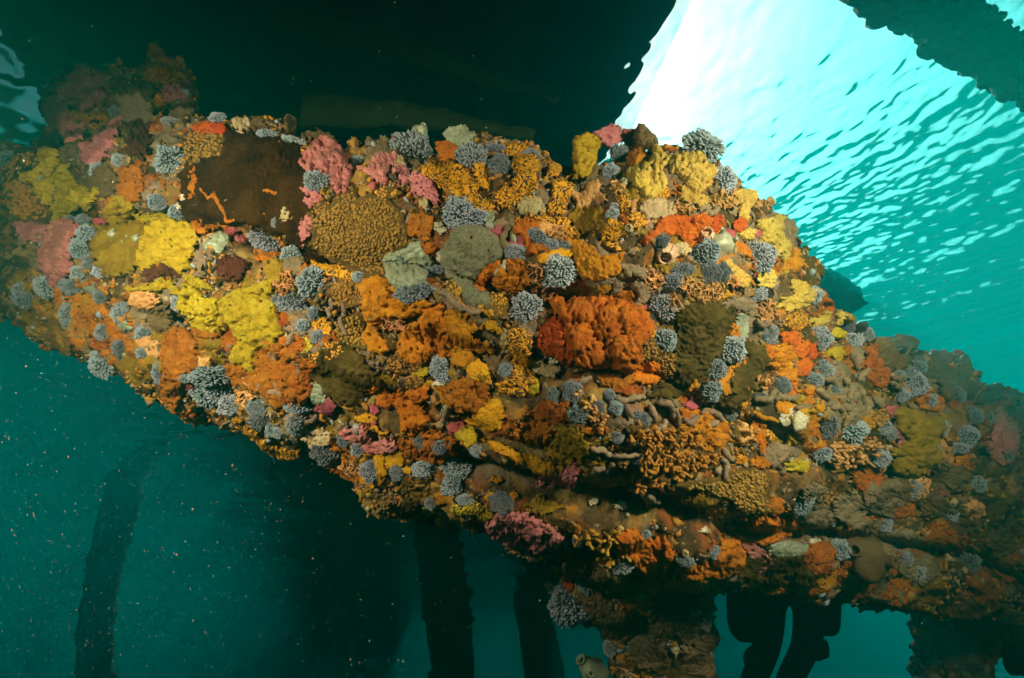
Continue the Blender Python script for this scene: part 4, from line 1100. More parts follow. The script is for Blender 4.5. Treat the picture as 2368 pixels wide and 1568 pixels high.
G('paleyellow', 3, [(1260, 380), (1340, 350), (1440, 340), (1490, 390), (1550, 440), (1520, 520), (1440, 600), (1380, 580), (1340, 500), (1280, 470)], [(1330, 560), (1400, 540), (1510, 640), (1440, 680), (1330, 630)],
  [(1690, 600), (1780, 570), (1830, 600), (1820, 670), (1780, 690), (1770, 770), (1740, 750), (1720, 660)])
G('paleyellow', 3, [(1820, 790), (1930, 770), (1960, 750), (2005, 770), (2000, 820), (1970, 850), (2020, 910), (2040, 970), (2000, 1020), (1940, 1000), (1920, 940), (1840, 920), (1870, 860)],
  lab='pale yellow knobbed sponge jutting out right into the bright water', ref='the jutting yellow sponge')
G('paleyellow', 3, (1765, 862, 52, 30), (1890, 1160, 55, 60), (1740, 720, 30, 30))
G('paleyellow', 3, [(1610, 1050), (1650, 1040), (1720, 1100), (1780, 1150), (1760, 1220), (1690, 1190), (1650, 1110)])
G('paleyellow', 3, [(2060, 1160), (2110, 1190), (2200, 1220), (2230, 1270), (2180, 1300), (2120, 1340), (2060, 1370), (1980, 1340), (2000, 1280), (2060, 1260)],
  lab='pale yellow peaked sponge on the right slope below the drifting log', ref='the peaked yellow sponge')
G('yellow', 6, (1280, 1075, 60, 62), (970, 650, 62, 36))
G('yellow', 4, [(520, 380), (560, 365), (610, 380), (620, 420), (570, 440), (530, 420)], [(490, 530), (540, 490), (590, 480), (605, 520), (570, 570), (530, 545)],
  [(200, 1260), (250, 1240), (360, 1235), (360, 1290), (260, 1300)], (260, 1110, 28, 26), (320, 830, 40, 22))
G('paleyellow', 4, (500, 285, 20, 40), (590, 292, 24, 40), (655, 302, 30, 36), (440, 320, 50, 30))
G('yellow', 7, (130, 735, 45, 60))
G('gold', 4, (370, 905, 52, 20), (450, 862, 30, 40), (220, 880, 48, 46), (760, 970, 52, 66))
G('mustardlump', 4, [(930, 920), (1050, 900), (1150, 960), (1280, 950), (1290, 1040), (1200, 1080), (1230, 1200), (1130, 1280), (1040, 1340), (950, 1280), (930, 1150), (1010, 1100)],
  lab='broad lumpy mustard-brown growth on the dim right part of the timber', ref='the lumpy mustard growth')
G('mustardlump', 'B', (790, 1300, 60, 90), (800, 1250, 60, 50))

# -- golden meanders
G('labyrinth', 2, [(1430, 520), (1500, 490), (1620, 470), (1720, 500), (1760, 570), (1800, 640), (1840, 740), (1860, 830), (1800, 870), (1740, 790), (1650, 740), (1610, 700), (1540, 640), (1440, 570)],
  lab='largest golden ascidian crust patterned with dark meanders near the top edge', ref='the large golden meander crust')
G('labyrinth', 2, [(1780, 500), (1860, 450), (1890, 490), (1870, 560), (1920, 600), (1900, 660), (1820, 640)], [(560, 1220), (600, 1220), (700, 1260), (780, 1260), (880, 1310), (860, 1380), (790, 1360), (700, 1320), (610, 1310)])
G('labyrinth', 3, [(220, 370), (300, 355), (380, 370), (395, 430), (370, 460), (385, 560), (340, 620), (270, 600), (230, 570), (240, 500), (300, 470), (230, 430)],
  [(110, 600), (180, 550), (230, 560), (290, 610), (300, 650), (200, 690), (130, 670)], [(0, 650), (60, 640), (105, 680), (80, 720), (0, 735)],
  [(480, 540), (550, 520), (610, 550), (615, 600), (570, 640), (560, 720), (500, 740), (450, 700), (480, 640)], [(990, 740), (1040, 720), (1090, 740), (1100, 800), (1050, 830), (1000, 800)],
  [(830, 800), (900, 770), (960, 790), (970, 850), (900, 900), (820, 900)], [(1150, 540), (1230, 550), (1260, 600), (1220, 650), (1150, 620)], (230, 305, 80, 38), (505, 440, 42, 40),
  [(340, 740), (440, 745), (540, 800), (640, 840), (660, 890), (600, 890), (500, 820), (400, 790)], [(800, 910), (880, 915), (950, 950), (930, 980), (840, 950)], (955, 660, 40, 45), (560, 790, 60, 30, 30))
G('labyrinth', 6, [(1560, 400), (1640, 390), (1700, 440), (1680, 540), (1690, 640), (1730, 690), (1640, 790), (1520, 770), (1470, 710), (1570, 660), (1580, 560), (1540, 480)],
  lab='tall golden meander crust left below the lobed orange rosette', ref='the tall golden crust')
G('labyrinth', 6, (325, 355, 62, 52), (410, 520, 62, 62, 30), (280, 555, 34, 34))
G('labyrinth', 8, (740, 490, 40, 32), (850, 492, 66, 32))
G('labyrinth', 5, [(1320, 1190), (1360, 1190), (1400, 1250), (1480, 1290), (1540, 1350), (1640, 1370), (1720, 1370), (1730, 1420), (1640, 1440), (1560, 1420), (1500, 1370), (1430, 1300), (1350, 1240)],
  lab='golden crust forming a rim along the lower left edge of the timber', ref='the golden rim')
G('labyrinth', 4, (300, 320, 75, 55), (120, 1060, 30, 30))
G('yellowrows', 6, (210, 470, 55, 50), (1290, 1545, 105, 42), (1030, 1560, 42, 30), (1400, 1590, 60, 40))
G('brownlump', 5, (830, 520, 75, 85), (790, 720, 60, 40))

# -- beads
G('tan', 2, [(590, 790), (640, 780), (720, 800), (770, 740), (830, 640), (890, 680), (920, 760), (1000, 730), (1070, 740), (1100, 700), (1140, 790), (1240, 860), (1240, 920), (1290, 980), (1250, 1030), (1380, 1080), (1250, 1100), (1160, 1140), (1110, 1200), (1130, 1260), (1180, 1350), (1050, 1340), (900, 1290), (780, 1210), (640, 1140), (570, 1080), (620, 1020), (560, 900)],
  lab='broad tan colony of tiny beads between brown panel and grey jelly', ref='the broad beaded colony')
G('orangebead', 2, [(1060, 700), (1090, 660), (1190, 640), (1240, 690), (1190, 730), (1120, 740)], (990, 590, 30, 26))
G('tan', 1, [(1410, 700), (1440, 640), (1560, 620), (1720, 660), (1725, 720), (1680, 800), (1560, 840), (1480, 880), (1430, 820)],
  lab='tan beaded patch at the upper left corner of the brown panel', ref='the upper left beaded patch')
G('tan', 7, [(830, 440), (900, 410), (970, 500), (1070, 540), (1060, 680), (960, 700), (980, 590), (830, 560)], [(1080, 1400), (1250, 1360), (1440, 1330), (1500, 1290), (1600, 1300), (1690, 1340), (1660, 1470), (1700, 1560), (1500, 1560), (1450, 1490), (1280, 1430)], (710, 1140, 75, 40), (730, 1250, 35, 35))
G('tan', 6, [(480, 300), (600, 270), (600, 400), (620, 490), (500, 480), (430, 420), (420, 330)], (860, 600, 110, 65), (500, 130, 110, 90), (930, 710, 60, 40))
G('orangebead', 6, (1450, 220, 90, 75), (1200, 100, 60, 50))
G('orangebead', 1, [(150, 770), (310, 790), (300, 850), (100, 950), (250, 1050), (330, 1150), (390, 1200), (380, 1290), (250, 1290), (90, 1260), (50, 1140), (20, 1000), (50, 900)],
  lab='coarse peach-orange beaded mound at the far left edge', ref='the far left peach mound')
G('tan', 4, [(0, 1310), (80, 1330), (120, 1380), (80, 1450), (0, 1500)], [(440, 1440), (540, 1430), (520, 1500), (440, 1540)], (850, 950, 60, 60))

# -- lace and branches
G('frill', 3, [(340, 1060), (400, 1060), (430, 1150), (490, 1240), (460, 1300), (390, 1280), (330, 1180)], lab='frilly peach lace bryozoan beside the tuft right of the grey disc', ref='the peach lace')
G('frill', 3, [(1310, 1180), (1380, 1150), (1450, 1200), (1530, 1190), (1600, 1180), (1610, 1240), (1550, 1300), (1470, 1320), (1410, 1270), (1350, 1250)], lab='long fringe of peach lace bryozoan above the speckled olive panel', ref='the long peach fringe')
G('frill', 3, (1150, 1165, 60, 50), (1660, 1175, 45, 40), (1890, 1385, 58, 62), (910, 570, 50, 42), (1610, 640, 90, 58), (1860, 690, 50, 50), (540, 860, 55, 45), (1270, 1330, 30, 60), (1340, 700, 60, 40))
G('peachlump', 3, (460, 820, 62, 52))
G('smoothpeach', 3, [(620, 580), (700, 590), (730, 540), (780, 515), (805, 550), (800, 590), (840, 610), (820, 650), (760, 650), (690, 690), (640, 640)], lab='smooth peach sponge with blunt arms below the upright yellow sponge', ref='the peach star sponge')
G('antler', 7, [(760, 1050), (900, 1010), (1000, 1010), (1100, 1040), (1200, 1040), (1280, 1130), (1330, 1180), (1310, 1270), (1200, 1290), (1180, 1340), (1080, 1330), (1050, 1410), (960, 1350), (900, 1400), (800, 1400), (830, 1340), (810, 1280), (860, 1220), (850, 1150)],
  lab='bushy orange colony of forked branches low on the timber right of centre', ref='the branching orange bush')
G('antler', 8, (375, 275, 40, 36), (465, 320, 36, 70))
G('peachantler', 4, [(500, 1100), (560, 1090), (650, 1120), (680, 1180), (660, 1280), (560, 1300), (500, 1220)], [(700, 1080), (790, 1110), (800, 1170), (740, 1250), (690, 1200)], (60, 740, 40, 40))
G('peachantler', 7, (1500, 1060, 42, 70), (560, 965, 50, 55), (1650, 700, 45, 40), (480, 840, 45, 40))
G('peachlump', 5, (720, 400, 85, 62), (1110, 815, 52, 50))
G('peachlump', 5, [(680, 660), (760, 650), (830, 700), (900, 740), (810, 780), (720, 740)])
G('frill', 5, (1400, 1020, 62, 75))
G('frill', 5, [(1660, 220), (1700, 220), (1690, 300), (1640, 370), (1580, 350)])
G('frill', 6, (790, 340, 75, 45), (520, 1280, 55, 40))
G('frill', 4, (110, 250, 52, 62), (1090, 1400, 80, 60))
G('beige', 3, (350, 680, 85, 60), (1180, 700, 110, 60), (1330, 960, 60, 40))
G('beige', 2, (360, 865, 50, 50), (20, 180, 70, 60), (1230, 480, 42, 55), (1425, 775, 32, 32))
G('brownlump', 2, (390, 165, 42, 60), (590, 250, 110, 36), (150, 190, 60, 50))
G('paleknob', 2, (1690, 260, 100, 75), (1910, 890, 40, 70))
G('beige', 6, (290, 1085, 95, 55), (1520, 420, 30, 50), (1820, 640, 60, 40), (1730, 610, 50, 40))
G('paleknob', 6, (300, 790, 50, 65), (1130, 930, 30, 60))
G('white', 7, (590, 690, 32, 26), (270, 580, 22, 18), (1580, 285, 30, 10), (715, 1525, 30, 24), (545, 1490, 20, 14))
G('white', 2, (1540, 940, 40, 26), (1545, 975, 35, 26), (1550, 1180, 30, 50), (1165, 650, 22, 20))
G('white', 'A', (1380, 530, 30, 26), (1400, 470, 26, 30))
G('white', 4, (235, 950, 42, 55), (325, 975, 48, 55), (20, 285, 30, 14), (885, 580, 30, 30), (890, 640, 20, 40))
G('white', 8, (380, 108, 20, 15), (890, 245, 18, 12), (505, 128, 22, 18), (1405, 295, 26, 12), (845, 380, 16, 10), (500, 234, 10, 10))
G('white', 6, (1080, 732, 36, 20), (85, 570, 22, 14))

# -- mauve and dull bodies
G('mauve', 3, [(920, 1070), (1010, 1060), (1110, 1100), (1100, 1170), (1030, 1150), (960, 1110)], [(700, 1160), (800, 1160), (930, 1140), (950, 1200), (910, 1290), (870, 1250), (880, 1190), (780, 1220), (740, 1220)], [(990, 1190), (1080, 1180), (1210, 1230), (1130, 1270), (1060, 1340), (1000, 1330), (1060, 1270)], (1530, 700, 60, 40), (1700, 1330, 120, 40), (1790, 1440, 90, 34, -20))
G('taupe', 4, (560, 660, 90, 70), (620, 780, 110, 60), (700, 870, 100, 70), (480, 830, 70, 50), (700, 560, 40, 70), (120, 820, 70, 40), (560, 920, 60, 50), (700, 950, 60, 50), (170, 1190, 80, 70), (290, 1160, 40, 50), (1150, 700, 60, 50), (360, 880, 50, 30))
G('taupe', 3, (150, 800, 50, 40), (220, 830, 36, 60), (540, 1450, 40, 30))
G('mauve', 6, (1180, 190, 50, 90, -50), (1300, 240, 70, 26), (460, 1020, 40, 30))
G('taupe', 5, (1700, 180, 60, 70), (1330, 400, 70, 50), (1700, 1260, 60, 50), (1690, 1350, 50, 40), (700, 480, 60, 60))
G('paleknob', 5, (380, 330, 40, 24), (600, 570, 40, 30))
G('maroon', 'A', [(1130, 1040), (1220, 980), (1320, 990), (1370, 1060), (1250, 1090), (1110, 1110)])
G('maroon', 5, (1290, 190, 90, 70))
G('brownlump', 1, (1080, 300, 100, 60), (1080, 420, 90, 70), (900, 250, 70, 40), (1400, 440, 90, 60), (800, 1000, 100, 110), (1000, 620, 70, 60))
G('maroon', 1, (1060, 690, 90, 120), (380, 700, 70, 60))
G('brownlump', 3, (1080, 230, 85, 65), (740, 440, 50, 50), (1010, 300, 60, 50))
G('brownlump', 4, (870, 465, 52, 42), (1010, 465, 70, 50), (940, 560, 90, 70), (1240, 560, 80, 45), (1395, 620, 42, 70), (1200, 640, 80, 60), (1300, 720, 70, 90), (1600, 790, 36, 60, 30), (1560, 820, 70, 40), (1300, 1350, 120, 90), (1480, 1260, 60, 60), (1000, 1400, 60, 80), (1690, 930, 34, 55), (1420, 760, 50, 60))
G('taupe', 8, (1400, 120, 60, 90), (1560, 140, 70, 70), (1720, 90, 90, 80), (1640, 250, 110, 50), (1800, 300, 90, 60), (1880, 420, 80, 60))
G('rust', 8, (1980, 260, 70, 50), (1830, 340, 60, 40), (1210, 130, 40, 40))
G('brownlump', 8, (290, 410, 50, 45), (380, 600, 80, 70), (420, 480, 70, 50), (880, 600, 40, 60), (900, 740, 50, 60), (820, 700, 60, 60), (500, 680, 80, 60), (700, 660, 70, 70), (640, 830, 80, 60), (860, 850, 60, 60), (2080, 200, 70, 60), (1940, 120, 60, 60), (2250, 300, 60, 60))
G('gold', 8, (640, 500, 50, 40), (590, 560, 18, 18), (720, 680, 12, 10))

# -- single bodies with a shape of their own
G('disc', 2, [(1690, 970), (1780, 960), (1850, 980), (1930, 1010), (1990, 1080), (2010, 1160), (1990, 1220), (1920, 1240), (1850, 1300), (1800, 1390), (1900, 1440), (1940, 1490), (1870, 1540), (1740, 1500), (1640, 1350), (1600, 1280), (1570, 1180), (1610, 1080)],
  lab='large smooth grey leathery ascidian disc near the centre of the timber', ref='the smooth grey disc')
G('jelly', 2, [(1120, 1200), (1160, 1150), (1290, 1120), (1310, 1080), (1390, 1090), (1420, 1150), (1480, 1220), (1430, 1300), (1420, 1360), (1330, 1430), (1220, 1420), (1150, 1330)],
  lab='pale grey-green jelly-like ascidian patch left of the grey disc', ref='the grey-green jelly patch')
G('jelly', 8, (1280, 330, 85, 36))
G('jelly', 4, (-55, 350, 40, 75))
G('jelly', 'A', (975, 780, 55, 50))
G('jelly', 'B', [(260, 1090), (300, 1030), (380, 990), (440, 1030), (440, 1080), (400, 1110), (385, 1160), (350, 1150), (320, 1110), (280, 1130)],
  lab='pale translucent star-shaped ascidian below the left part of the brown panel')

TF(1, (1310, 840, 92, 100), (910, 840, 46, 50), (740, 920, 50, 62), (1210, 1160, 68, 58), (1370, 1250, 68, 64), (330, 1010, 42, 42), (1670, 515, 62, 42), (640, 1300, 52, 42), (60, 830, 62, 70), (25, 1000, 34, 52), (1000, 390, 60, 40), (900, 480, 50, 40), (1300, 540, 60, 34))
TF('A', (660, 740, 60, 60), (600, 860, 50, 70), (160, 1170, 52, 46), (370, 1150, 82, 80), (550, 1150, 82, 60), (690, 960, 56, 60), (765, 1035, 52, 46), (600, 1040, 52, 50), (770, 1220, 52, 50), (930, 1350, 70, 70), (790, 1500, 52, 60), (1110, 1520, 60, 60), (330, 800, 26, 50), (200, 1250, 80, 60), (540, 640, 40, 36))
TF(2, (590, 620, 98, 76), (425, 310, 78, 52), (215, 260, 72, 50), (200, 1065, 105, 78, 48), (400, 1180, 76, 76), (1330, 390, 155, 140), (1790, 430, 112, 92), (2000, 490, 88, 95), (1690, 850, 105, 120), (1790, 890, 100, 80), (290, 910, 34, 50, 30), (1300, 1195, 72, 80), (1510, 1300, 70, 60), (570, 1380, 112, 112), (930, 1340, 62, 46), (1340, 1450, 135, 78, -15), (390, 1520, 112, 72), (910, 450, 52, 42), (1960, 350, 72, 32), (2080, 1130, 46, 50))
TF(3, (930, 345, 66, 66), (870, 460, 52, 60), (1475, 290, 125, 92, 30), (1610, 510, 82, 80), (340, 350, 60, 40), (880, 740, 40, 50), (900, 690, 30, 30), (260, 990, 78, 52), (395, 890, 90, 52, 40), (480, 940, 46, 46), (570, 960, 48, 42), (530, 1110, 98, 105), (320, 1350, 92, 108, -25), (1490, 1000, 92, 84), (1840, 1010, 100, 92), (1340, 1100, 75, 48), (1280, 1180, 72, 60), (1520, 1130, 82, 66), (1840, 1260, 52, 46), (1200, 920, 52, 52), (1935, 1190, 32, 46), (2205, 1265, 52, 48), (1135, 1140, 30, 26), (510, 1020, 34, 30), (1600, 1110, 60, 50))
TF(7, (1440, 505, 86, 88), (1330, 635, 72, 70), (1300, 780, 66, 68), (1005, 440, 72, 76), (1000, 230, 90, 82), (930, 285, 42, 50), (1690, 410, 50, 56), (1430, 930, 46, 36), (850, 960, 56, 46), (555, 880, 52, 50), (680, 890, 42, 46), (400, 780, 66, 70), (430, 930, 62, 56), (270, 810, 42, 62), (690, 1070, 46, 42), (1770, 740, 50, 50), (1620, 810, 42, 30), (640, 800, 36, 36), (820, 1230, 34, 30), (590, 900, 20, 20))
TF(6, (105, 210, 98, 66), (260, 80, 86, 80), (200, 350, 46, 40), (300, 425, 52, 40), (265, 270, 42, 50), (1105, 640, 62, 98, -25), (170, 870, 92, 60), (640, 1300, 78, 60), (815, 1310, 52, 46), (985, 1290, 68, 56), (1205, 1280, 88, 62, 20), (1175, 1385, 74, 62, -30), (340, 1180, 92, 80), (1040, 1510, 46, 42), (1260, 1490, 52, 36), (1500, 1510, 82, 62), (560, 1160, 52, 42), (470, 1100, 50, 42), (30, 1050, 42, 42), (160, 1020, 60, 50), (1020, 970, 22, 30), (990, 1110, 76, 46, 15), (1110, 1130, 68, 60), (1330, 1170, 36, 36), (1530, 640, 50, 46))
TF(5, (1170, 900, 120, 70), (1130, 1010, 84, 95), (1230, 1000, 84, 90), (1290, 1090, 80, 70), (1010, 910, 52, 36), (815, 890, 36, 72), (1470, 1100, 78, 52), (1500, 1200, 82, 60), (1570, 1260, 50, 42), (1735, 1100, 62, 46), (570, 500, 52, 56), (450, 620, 46, 46), (570, 720, 46, 62), (440, 380, 46, 46), (440, 830, 62, 88), (220, 500, 42, 80), (720, 620, 52, 52), (1720, 1200, 60, 60), (720, 750, 40, 40), (930, 420, 26, 50))
TF(4, (120, 400, 46, 56), (460, 430, 60, 72), (660, 440, 72, 46), (635, 345, 52, 42), (470, 640, 72, 62), (420, 700, 52, 42), (210, 740, 52, 50), (535, 760, 46, 52), (260, 600, 32, 36), (1080, 730, 62, 76), (980, 800, 46, 46), (1150, 845, 66, 46, -15), (1090, 590, 46, 46), (650, 1040, 88, 76), (500, 1000, 60, 92), (870, 1010, 46, 56), (460, 1190, 62, 50), (850, 1220, 66, 50, -20), (1190, 1140, 42, 58), (1415, 1070, 58, 70), (1360, 1150, 62, 34), (1550, 950, 34, 56), (340, 1500, 56, 100, 15), (760, 400, 42, 46), (710, 690, 30, 36), (1370, 800, 32, 50), (920, 1060, 32, 40), (1020, 640, 40, 50))
TF(8, (510, 410, 48, 36), (305, 290, 26, 26), (1520, 330, 40, 40), (270, 580, 92, 92), (895, 640, 32, 52), (340, 490, 40, 40), (1860, 440, 46, 34), (800, 385, 36, 26), (940, 345, 34, 26), (620, 262, 26, 20), (450, 790, 26, 36), (2110, 380, 40, 50))

TF('D', (2120, 850, 20, 17), (2075, 870, 16, 15), (2200, 905, 18, 20), (2170, 985, 20, 17), (2250, 960, 17, 20), (2110, 1130, 22, 18), (2190, 1190, 20, 18), (2040, 1210, 18, 20), (2260, 1120, 18, 16), (1990, 1290, 16, 14), (2320, 1050, 16, 20), (2085, 1290, 20, 16))
G('orange', 'D', (2150, 930, 26, 20), (2080, 1180, 28, 18), (2230, 1070, 24, 20), (1960, 1240, 26, 18))
G('rust', 'D', (2200, 1250, 34, 24), (2120, 1060, 26, 30), (2290, 960, 20, 26), (2010, 1120, 30, 20))
G('magenta', 'D', (2180, 1130, 16, 14), (2060, 950, 14, 12))
G('peachlump', 'D', (2140, 1240, 22, 18), (2250, 1180, 20, 22))
FP(7, 10, [(680, 830), (780, 835), (860, 815)], [(970, 850), (1030, 870), (1050, 920)], [(1240, 910), (1310, 920), (1370, 955)], [(520, 1140), (600, 1170), (700, 1200), (840, 1190)], [(1120, 970), (1170, 975), (1210, 940)], [(870, 1040), (960, 1020), (1000, 975)], [(450, 722), (510, 692)], [(1270, 1000), (1340, 980)], [(540, 1275), (600, 1280), (660, 1255)], [(840, 1400), (885, 1480), (900, 1525)], [(895, 1450), (960, 1490)], [(740, 880), (780, 950)], [(1060, 900), (1080, 990)], [(900, 880), (930, 960)], [(1600, 320), (1640, 340), (1680, 330)], [(1330, 1200), (1400, 1250), (1390, 1330)], [(1380, 1160), (1440, 1230)], [(760, 1090), (820, 1130)])
FP(6, 9, [(390, 180), (415, 215), (370, 245), (385, 290)], [(470, 210), (490, 270), (450, 330), (480, 400)], [(150, 580), (190, 600), (180, 680)], [(0, 770), (60, 790), (90, 840)], [(1080, 120), (1160, 170), (1250, 250), (1350, 262)], [(100, 950), (180, 985), (290, 945)], [(1120, 965), (1145, 890)], [(120, 930), (170, 920)], [(30, 720), (50, 770)])
FP(5, 10, [(1500, 640), (1570, 665)], [(1600, 740), (1625, 805)], [(1560, 1000), (1640, 1020), (1640, 1075)], [(1520, 900), (1490, 990)], [(1560, 730), (1600, 800)], [(1700, 640), (1680, 690)])
FP(3, 11, [(205, 960), (160, 900), (230, 810)], [(940, 1140), (1000, 1120), (1060, 1130)], [(1480, 720), (1530, 740), (1560, 700)], mat='taupe')
FP(3, 8, [(120, 1125), (165, 1085), (180, 1050)], [(235, 880), (245, 910)], mat='squirt')
FP(4, 10, [(20, 830), (110, 820), (150, 780)], [(150, 820), (220, 830), (300, 810)], [(420, 780), (500, 830)], [(600, 700), (640, 780), (620, 840)], [(700, 760), (720, 840)], [(480, 700), (560, 720)], [(650, 540), (690, 620)], [(520, 880), (590, 890)], [(800, 830), (850, 870)], [(760, 640), (700, 700)], [(1030, 870), (1060, 920)], [(640, 930), (600, 990)], [(910, 720), (960, 760)], [(920, 690), (990, 690)], mat='taupe')
FP(4, 7, [(10, 912), (80, 945), (170, 975)], mat='gold')
FP('B', 6, [(240, 680), (300, 740), (350, 725), (385, 785), (430, 850), (440, 900), (500, 895)], [(720, 680), (760, 695), (815, 705)], [(350, 700), (345, 740)], mat='rust')
FP(6, 5, [(640, 1020), (680, 1015), (710, 1050), (760, 1045)], mat='gold')
FP(8, 5, [(590, 610), (620, 625), (640, 610)], mat='gold')
BARE = []      # stretches of naked black wood
def BW(tile, *polys):
    s, ox, oy = TILE[tile]
    for p in polys: BARE.append(np.array(p, float) * s + np.array([ox, oy]))
BW(6, [(1250, 300), (1400, 300), (1480, 450), (1350, 450)], [(400, 880), (830, 900), (830, 1050), (560, 1000)], [(1500, 780), (1700, 800), (1640, 900)])
BW(7, [(0, 1300), (150, 1400), (560, 1290), (900, 1420), (1250, 1400), (1400, 1540), (1000, 1600), (0, 1600)], [(320, 90), (560, 140), (480, 190), (380, 200)], [(1540, 830), (1740, 830), (1740, 970), (1600, 920)])
BW(2, [(880, 640), (1060, 620), (1250, 720), (1320, 850), (1240, 860), (1130, 760), (900, 760)], [(1480, 850), (1700, 850), (1640, 1060), (1480, 1060)])
BW('B', [(490, 900), (800, 1000), (880, 1100), (740, 1260), (500, 1440), (350, 1330), (480, 1180)])
BW(4, [(90, 1320), (600, 1320), (700, 1400), (620, 1540), (120, 1450)], [(1150, 700), (1400, 760), (1530, 900), (1500, 1200), (1300, 1150), (1290, 960)])
BW('A', [(0, 640), (110, 640), (160, 830), (320, 840), (300, 980), (150, 1120), (0, 1130)])
# ------------------------------------------------------------------ seating everything, and telling each thing from its neighbours
ITEMS = []     # object, phrase, centre, label, ref, category, group
def build_rows():
    for k, (kind, poly, lab, ref) in enumerate(ROWS):
        mat, H, lobe, la, name, cat, phrase, opt = KIND[kind]
        c = poly.mean(0)
        size = math.sqrt(max(1.0, abs(np.cross(poly, np.roll(poly, -1, 0)).sum() / 2)))
        seed = 3.7 + k * 1.618
        if kind in ('tan', 'orangebead'): res = beads_mesh(poly, 6.4 if kind == 'tan' else 8.0, 4.2 if kind == 'tan' else 5.2, seed)
        elif kind == 'frill': res = frill_mesh(poly, 9.0, 9.5, seed)
        elif kind in ('antler', 'peachantler'): res = antler_mesh(poly, 12.0, 22.0, seed)
        else:
            sc = float(np.clip(size / 75, .45, 1.15))
            o2 = dict(opt)
            if 'pits' in o2: o2['pits'] = max(1, int(o2['pits'] * min(1.6, sc * sc)))
            res = crust_mesh(poly, H * sc * .6, lobe * float(np.clip(size / 80, .6, 1.1)), la, seed=seed, **o2)
        if res is None: continue
        v, q, t_ = (res + (None,))[:3] if len(res) == 2 else res
        o = put(name, v, q, t_, M[mat], base=BASEN.pop('n', 0))
        ITEMS.append([o, phrase, c, lab, ref, cat, phrase + 's' if not phrase.endswith('s') else phrase])
build_rows()
for (x, y, rx, ry, rot) in TUFT_ROWS:
    o = tuft(x, y, rx, ry, rot)
    ITEMS.append([o, 'grey-blue soft coral tuft', np.array([x, y]), None, None, 'soft coral', 'grey-blue soft coral tufts'])
FPHR = {'mauve': 'mauve finger sponge branch', 'taupe': 'taupe finger sponge branch', 'squirt': 'small pale worm-like finger', 'gold': 'thin golden sponge ribbon', 'orange': 'thin orange sponge vein', 'rust': 'thin rust-orange sponge vein'}
for (p, rad, mat) in FING:
    o = finger_path(p, rad, 'finger_sponge', mat)
    ITEMS.append([o, FPHR[mat], p.mean(0), None, None, 'sponge', FPHR[mat]])

def D_(tile, x, y):
    s, ox, oy = TILE[tile]; return x * s + ox, y * s + oy
def single(o, tile, x, y, lab, cat, ref=None):
    cx, cy = D_(tile, x, y)
    ITEMS.append([o, lab, np.array([cx, cy]), lab, ref, cat, None])
single(barnacle(*D_(3, 1230, 1000), 27, 'flesh', (-.5, -.7)), 3, 1230, 1000, 'large pinkish barnacle with an open mouth under the arched red sponge', 'barnacle', 'the pinkish barnacle')
single(barnacle(*D_(3, 1490, 880), 22, 'flesh', (-.1, .4)), 3, 1490, 880, 'pale barnacle on the fuzzy cream body right of the arched red sponge', 'barnacle')
x, y = D_(3, 1585, 930)
o = sea_squirt(x, y, 30, 26, 'squirt', (.3, 0), ((.55, .1, .2), (-.2, .5, .18)))
single(o, 3, 1585, 930, 'fuzzy cream sea squirt beside a coral tuft on the right of the hump', 'sea squirt')
single(sea_squirt(*D_(2, 1390, 250), 19, 26, 'squirt', (.1, .5), ((.3, .3, .3), (-.4, -.2, .25))), 2, 1390, 250, 'white sea squirt on top of the big tuft at the upper edge', 'sea squirt', 'the white sea squirt')
single(sea_squirt(*D_('A', 880, 755), 11, 14, 'squirt', (0, .3), ((.2, .2, .3),)), 'A', 880, 755, 'small white egg-shaped sea squirt on the mustard patch at left', 'sea squirt')
single(sea_squirt(*D_('A', 1055, 785), 9, 10, 'squirt', (0, .3), ((.2, .2, .3),)), 'A', 1055, 785, 'tiny cream sea squirt touching the cracked yellow sponge', 'sea squirt')
single(sea_squirt(*D_(8, 1630, 362), 46, 34, 'brown', (-.1, .1), ((-.55, .15, .3), (.6, -.25, .26))), 8, 1630, 362, 'big brown sea squirt with a ringed opening in the shade at lower right', 'sea squirt', 'the brown sea squirt')
single(sea_squirt(*D_(8, 400, 905), 28, 72, 'jelly', (-1.0, .9), ((-.1, .35, .42), (.35, -.3, .22)), tilt=.2), 8, 400, 890, 'tall pale sea squirt with an open spout on the left side of the post', 'sea squirt')
single(sea_squirt(*D_(8, 176, 490), 11, 13, 'squirt', (-1, 0), ((.2, .2, .3),)), 8, 172, 490, 'small white sea squirt at the left edge of the post top', 'sea squirt')
single(sea_squirt(*D_(3, 955, 540), 11, 12, 'jelly', (0, 0), ((.1, .1, .45),)), 3, 955, 540, 'small grey ringed sea squirt left of the pointed yellow sponge', 'sea squirt')
for i, (t_, x, y, r, lab) in enumerate((
        (2, 1640, 595, 5, 'tiny white barnacle left edge of the large golden meander crust'), (2, 1260, 840, 6, 'tiny ring barnacle on black wood right of the broad beaded colony'),
        (8, 905, 248, 7, 'small white barnacle on bare black wood above the post'), (8, 536, 172, 5, 'tiny barnacle on bare black wood left of centre bottom'),
        (8, 800, 350, 9, 'grey barnacle between two orange sponges near the bottom edge'), (4, 42, 895, 5, 'tiny ring barnacle on black wood below the olive panels'),
        (8, 755, 795, 10, 'cream barnacle on the dark post near the bottom'), (8, 605, 552, 10, 'cream barnacle high on the front of the dark post'),
        (3, 985, 830, 12, 'hollow brown barnacle between golden crusts above the arched red sponge'), (7, 915, 355, 9, 'round greenish barnacle between rosette and olive panel'))):
    single(barnacle(*D_(t_, x, y), r, 'beige' if i in (4, 8, 9) else 'white'), t_, x, y, lab, 'barnacle')

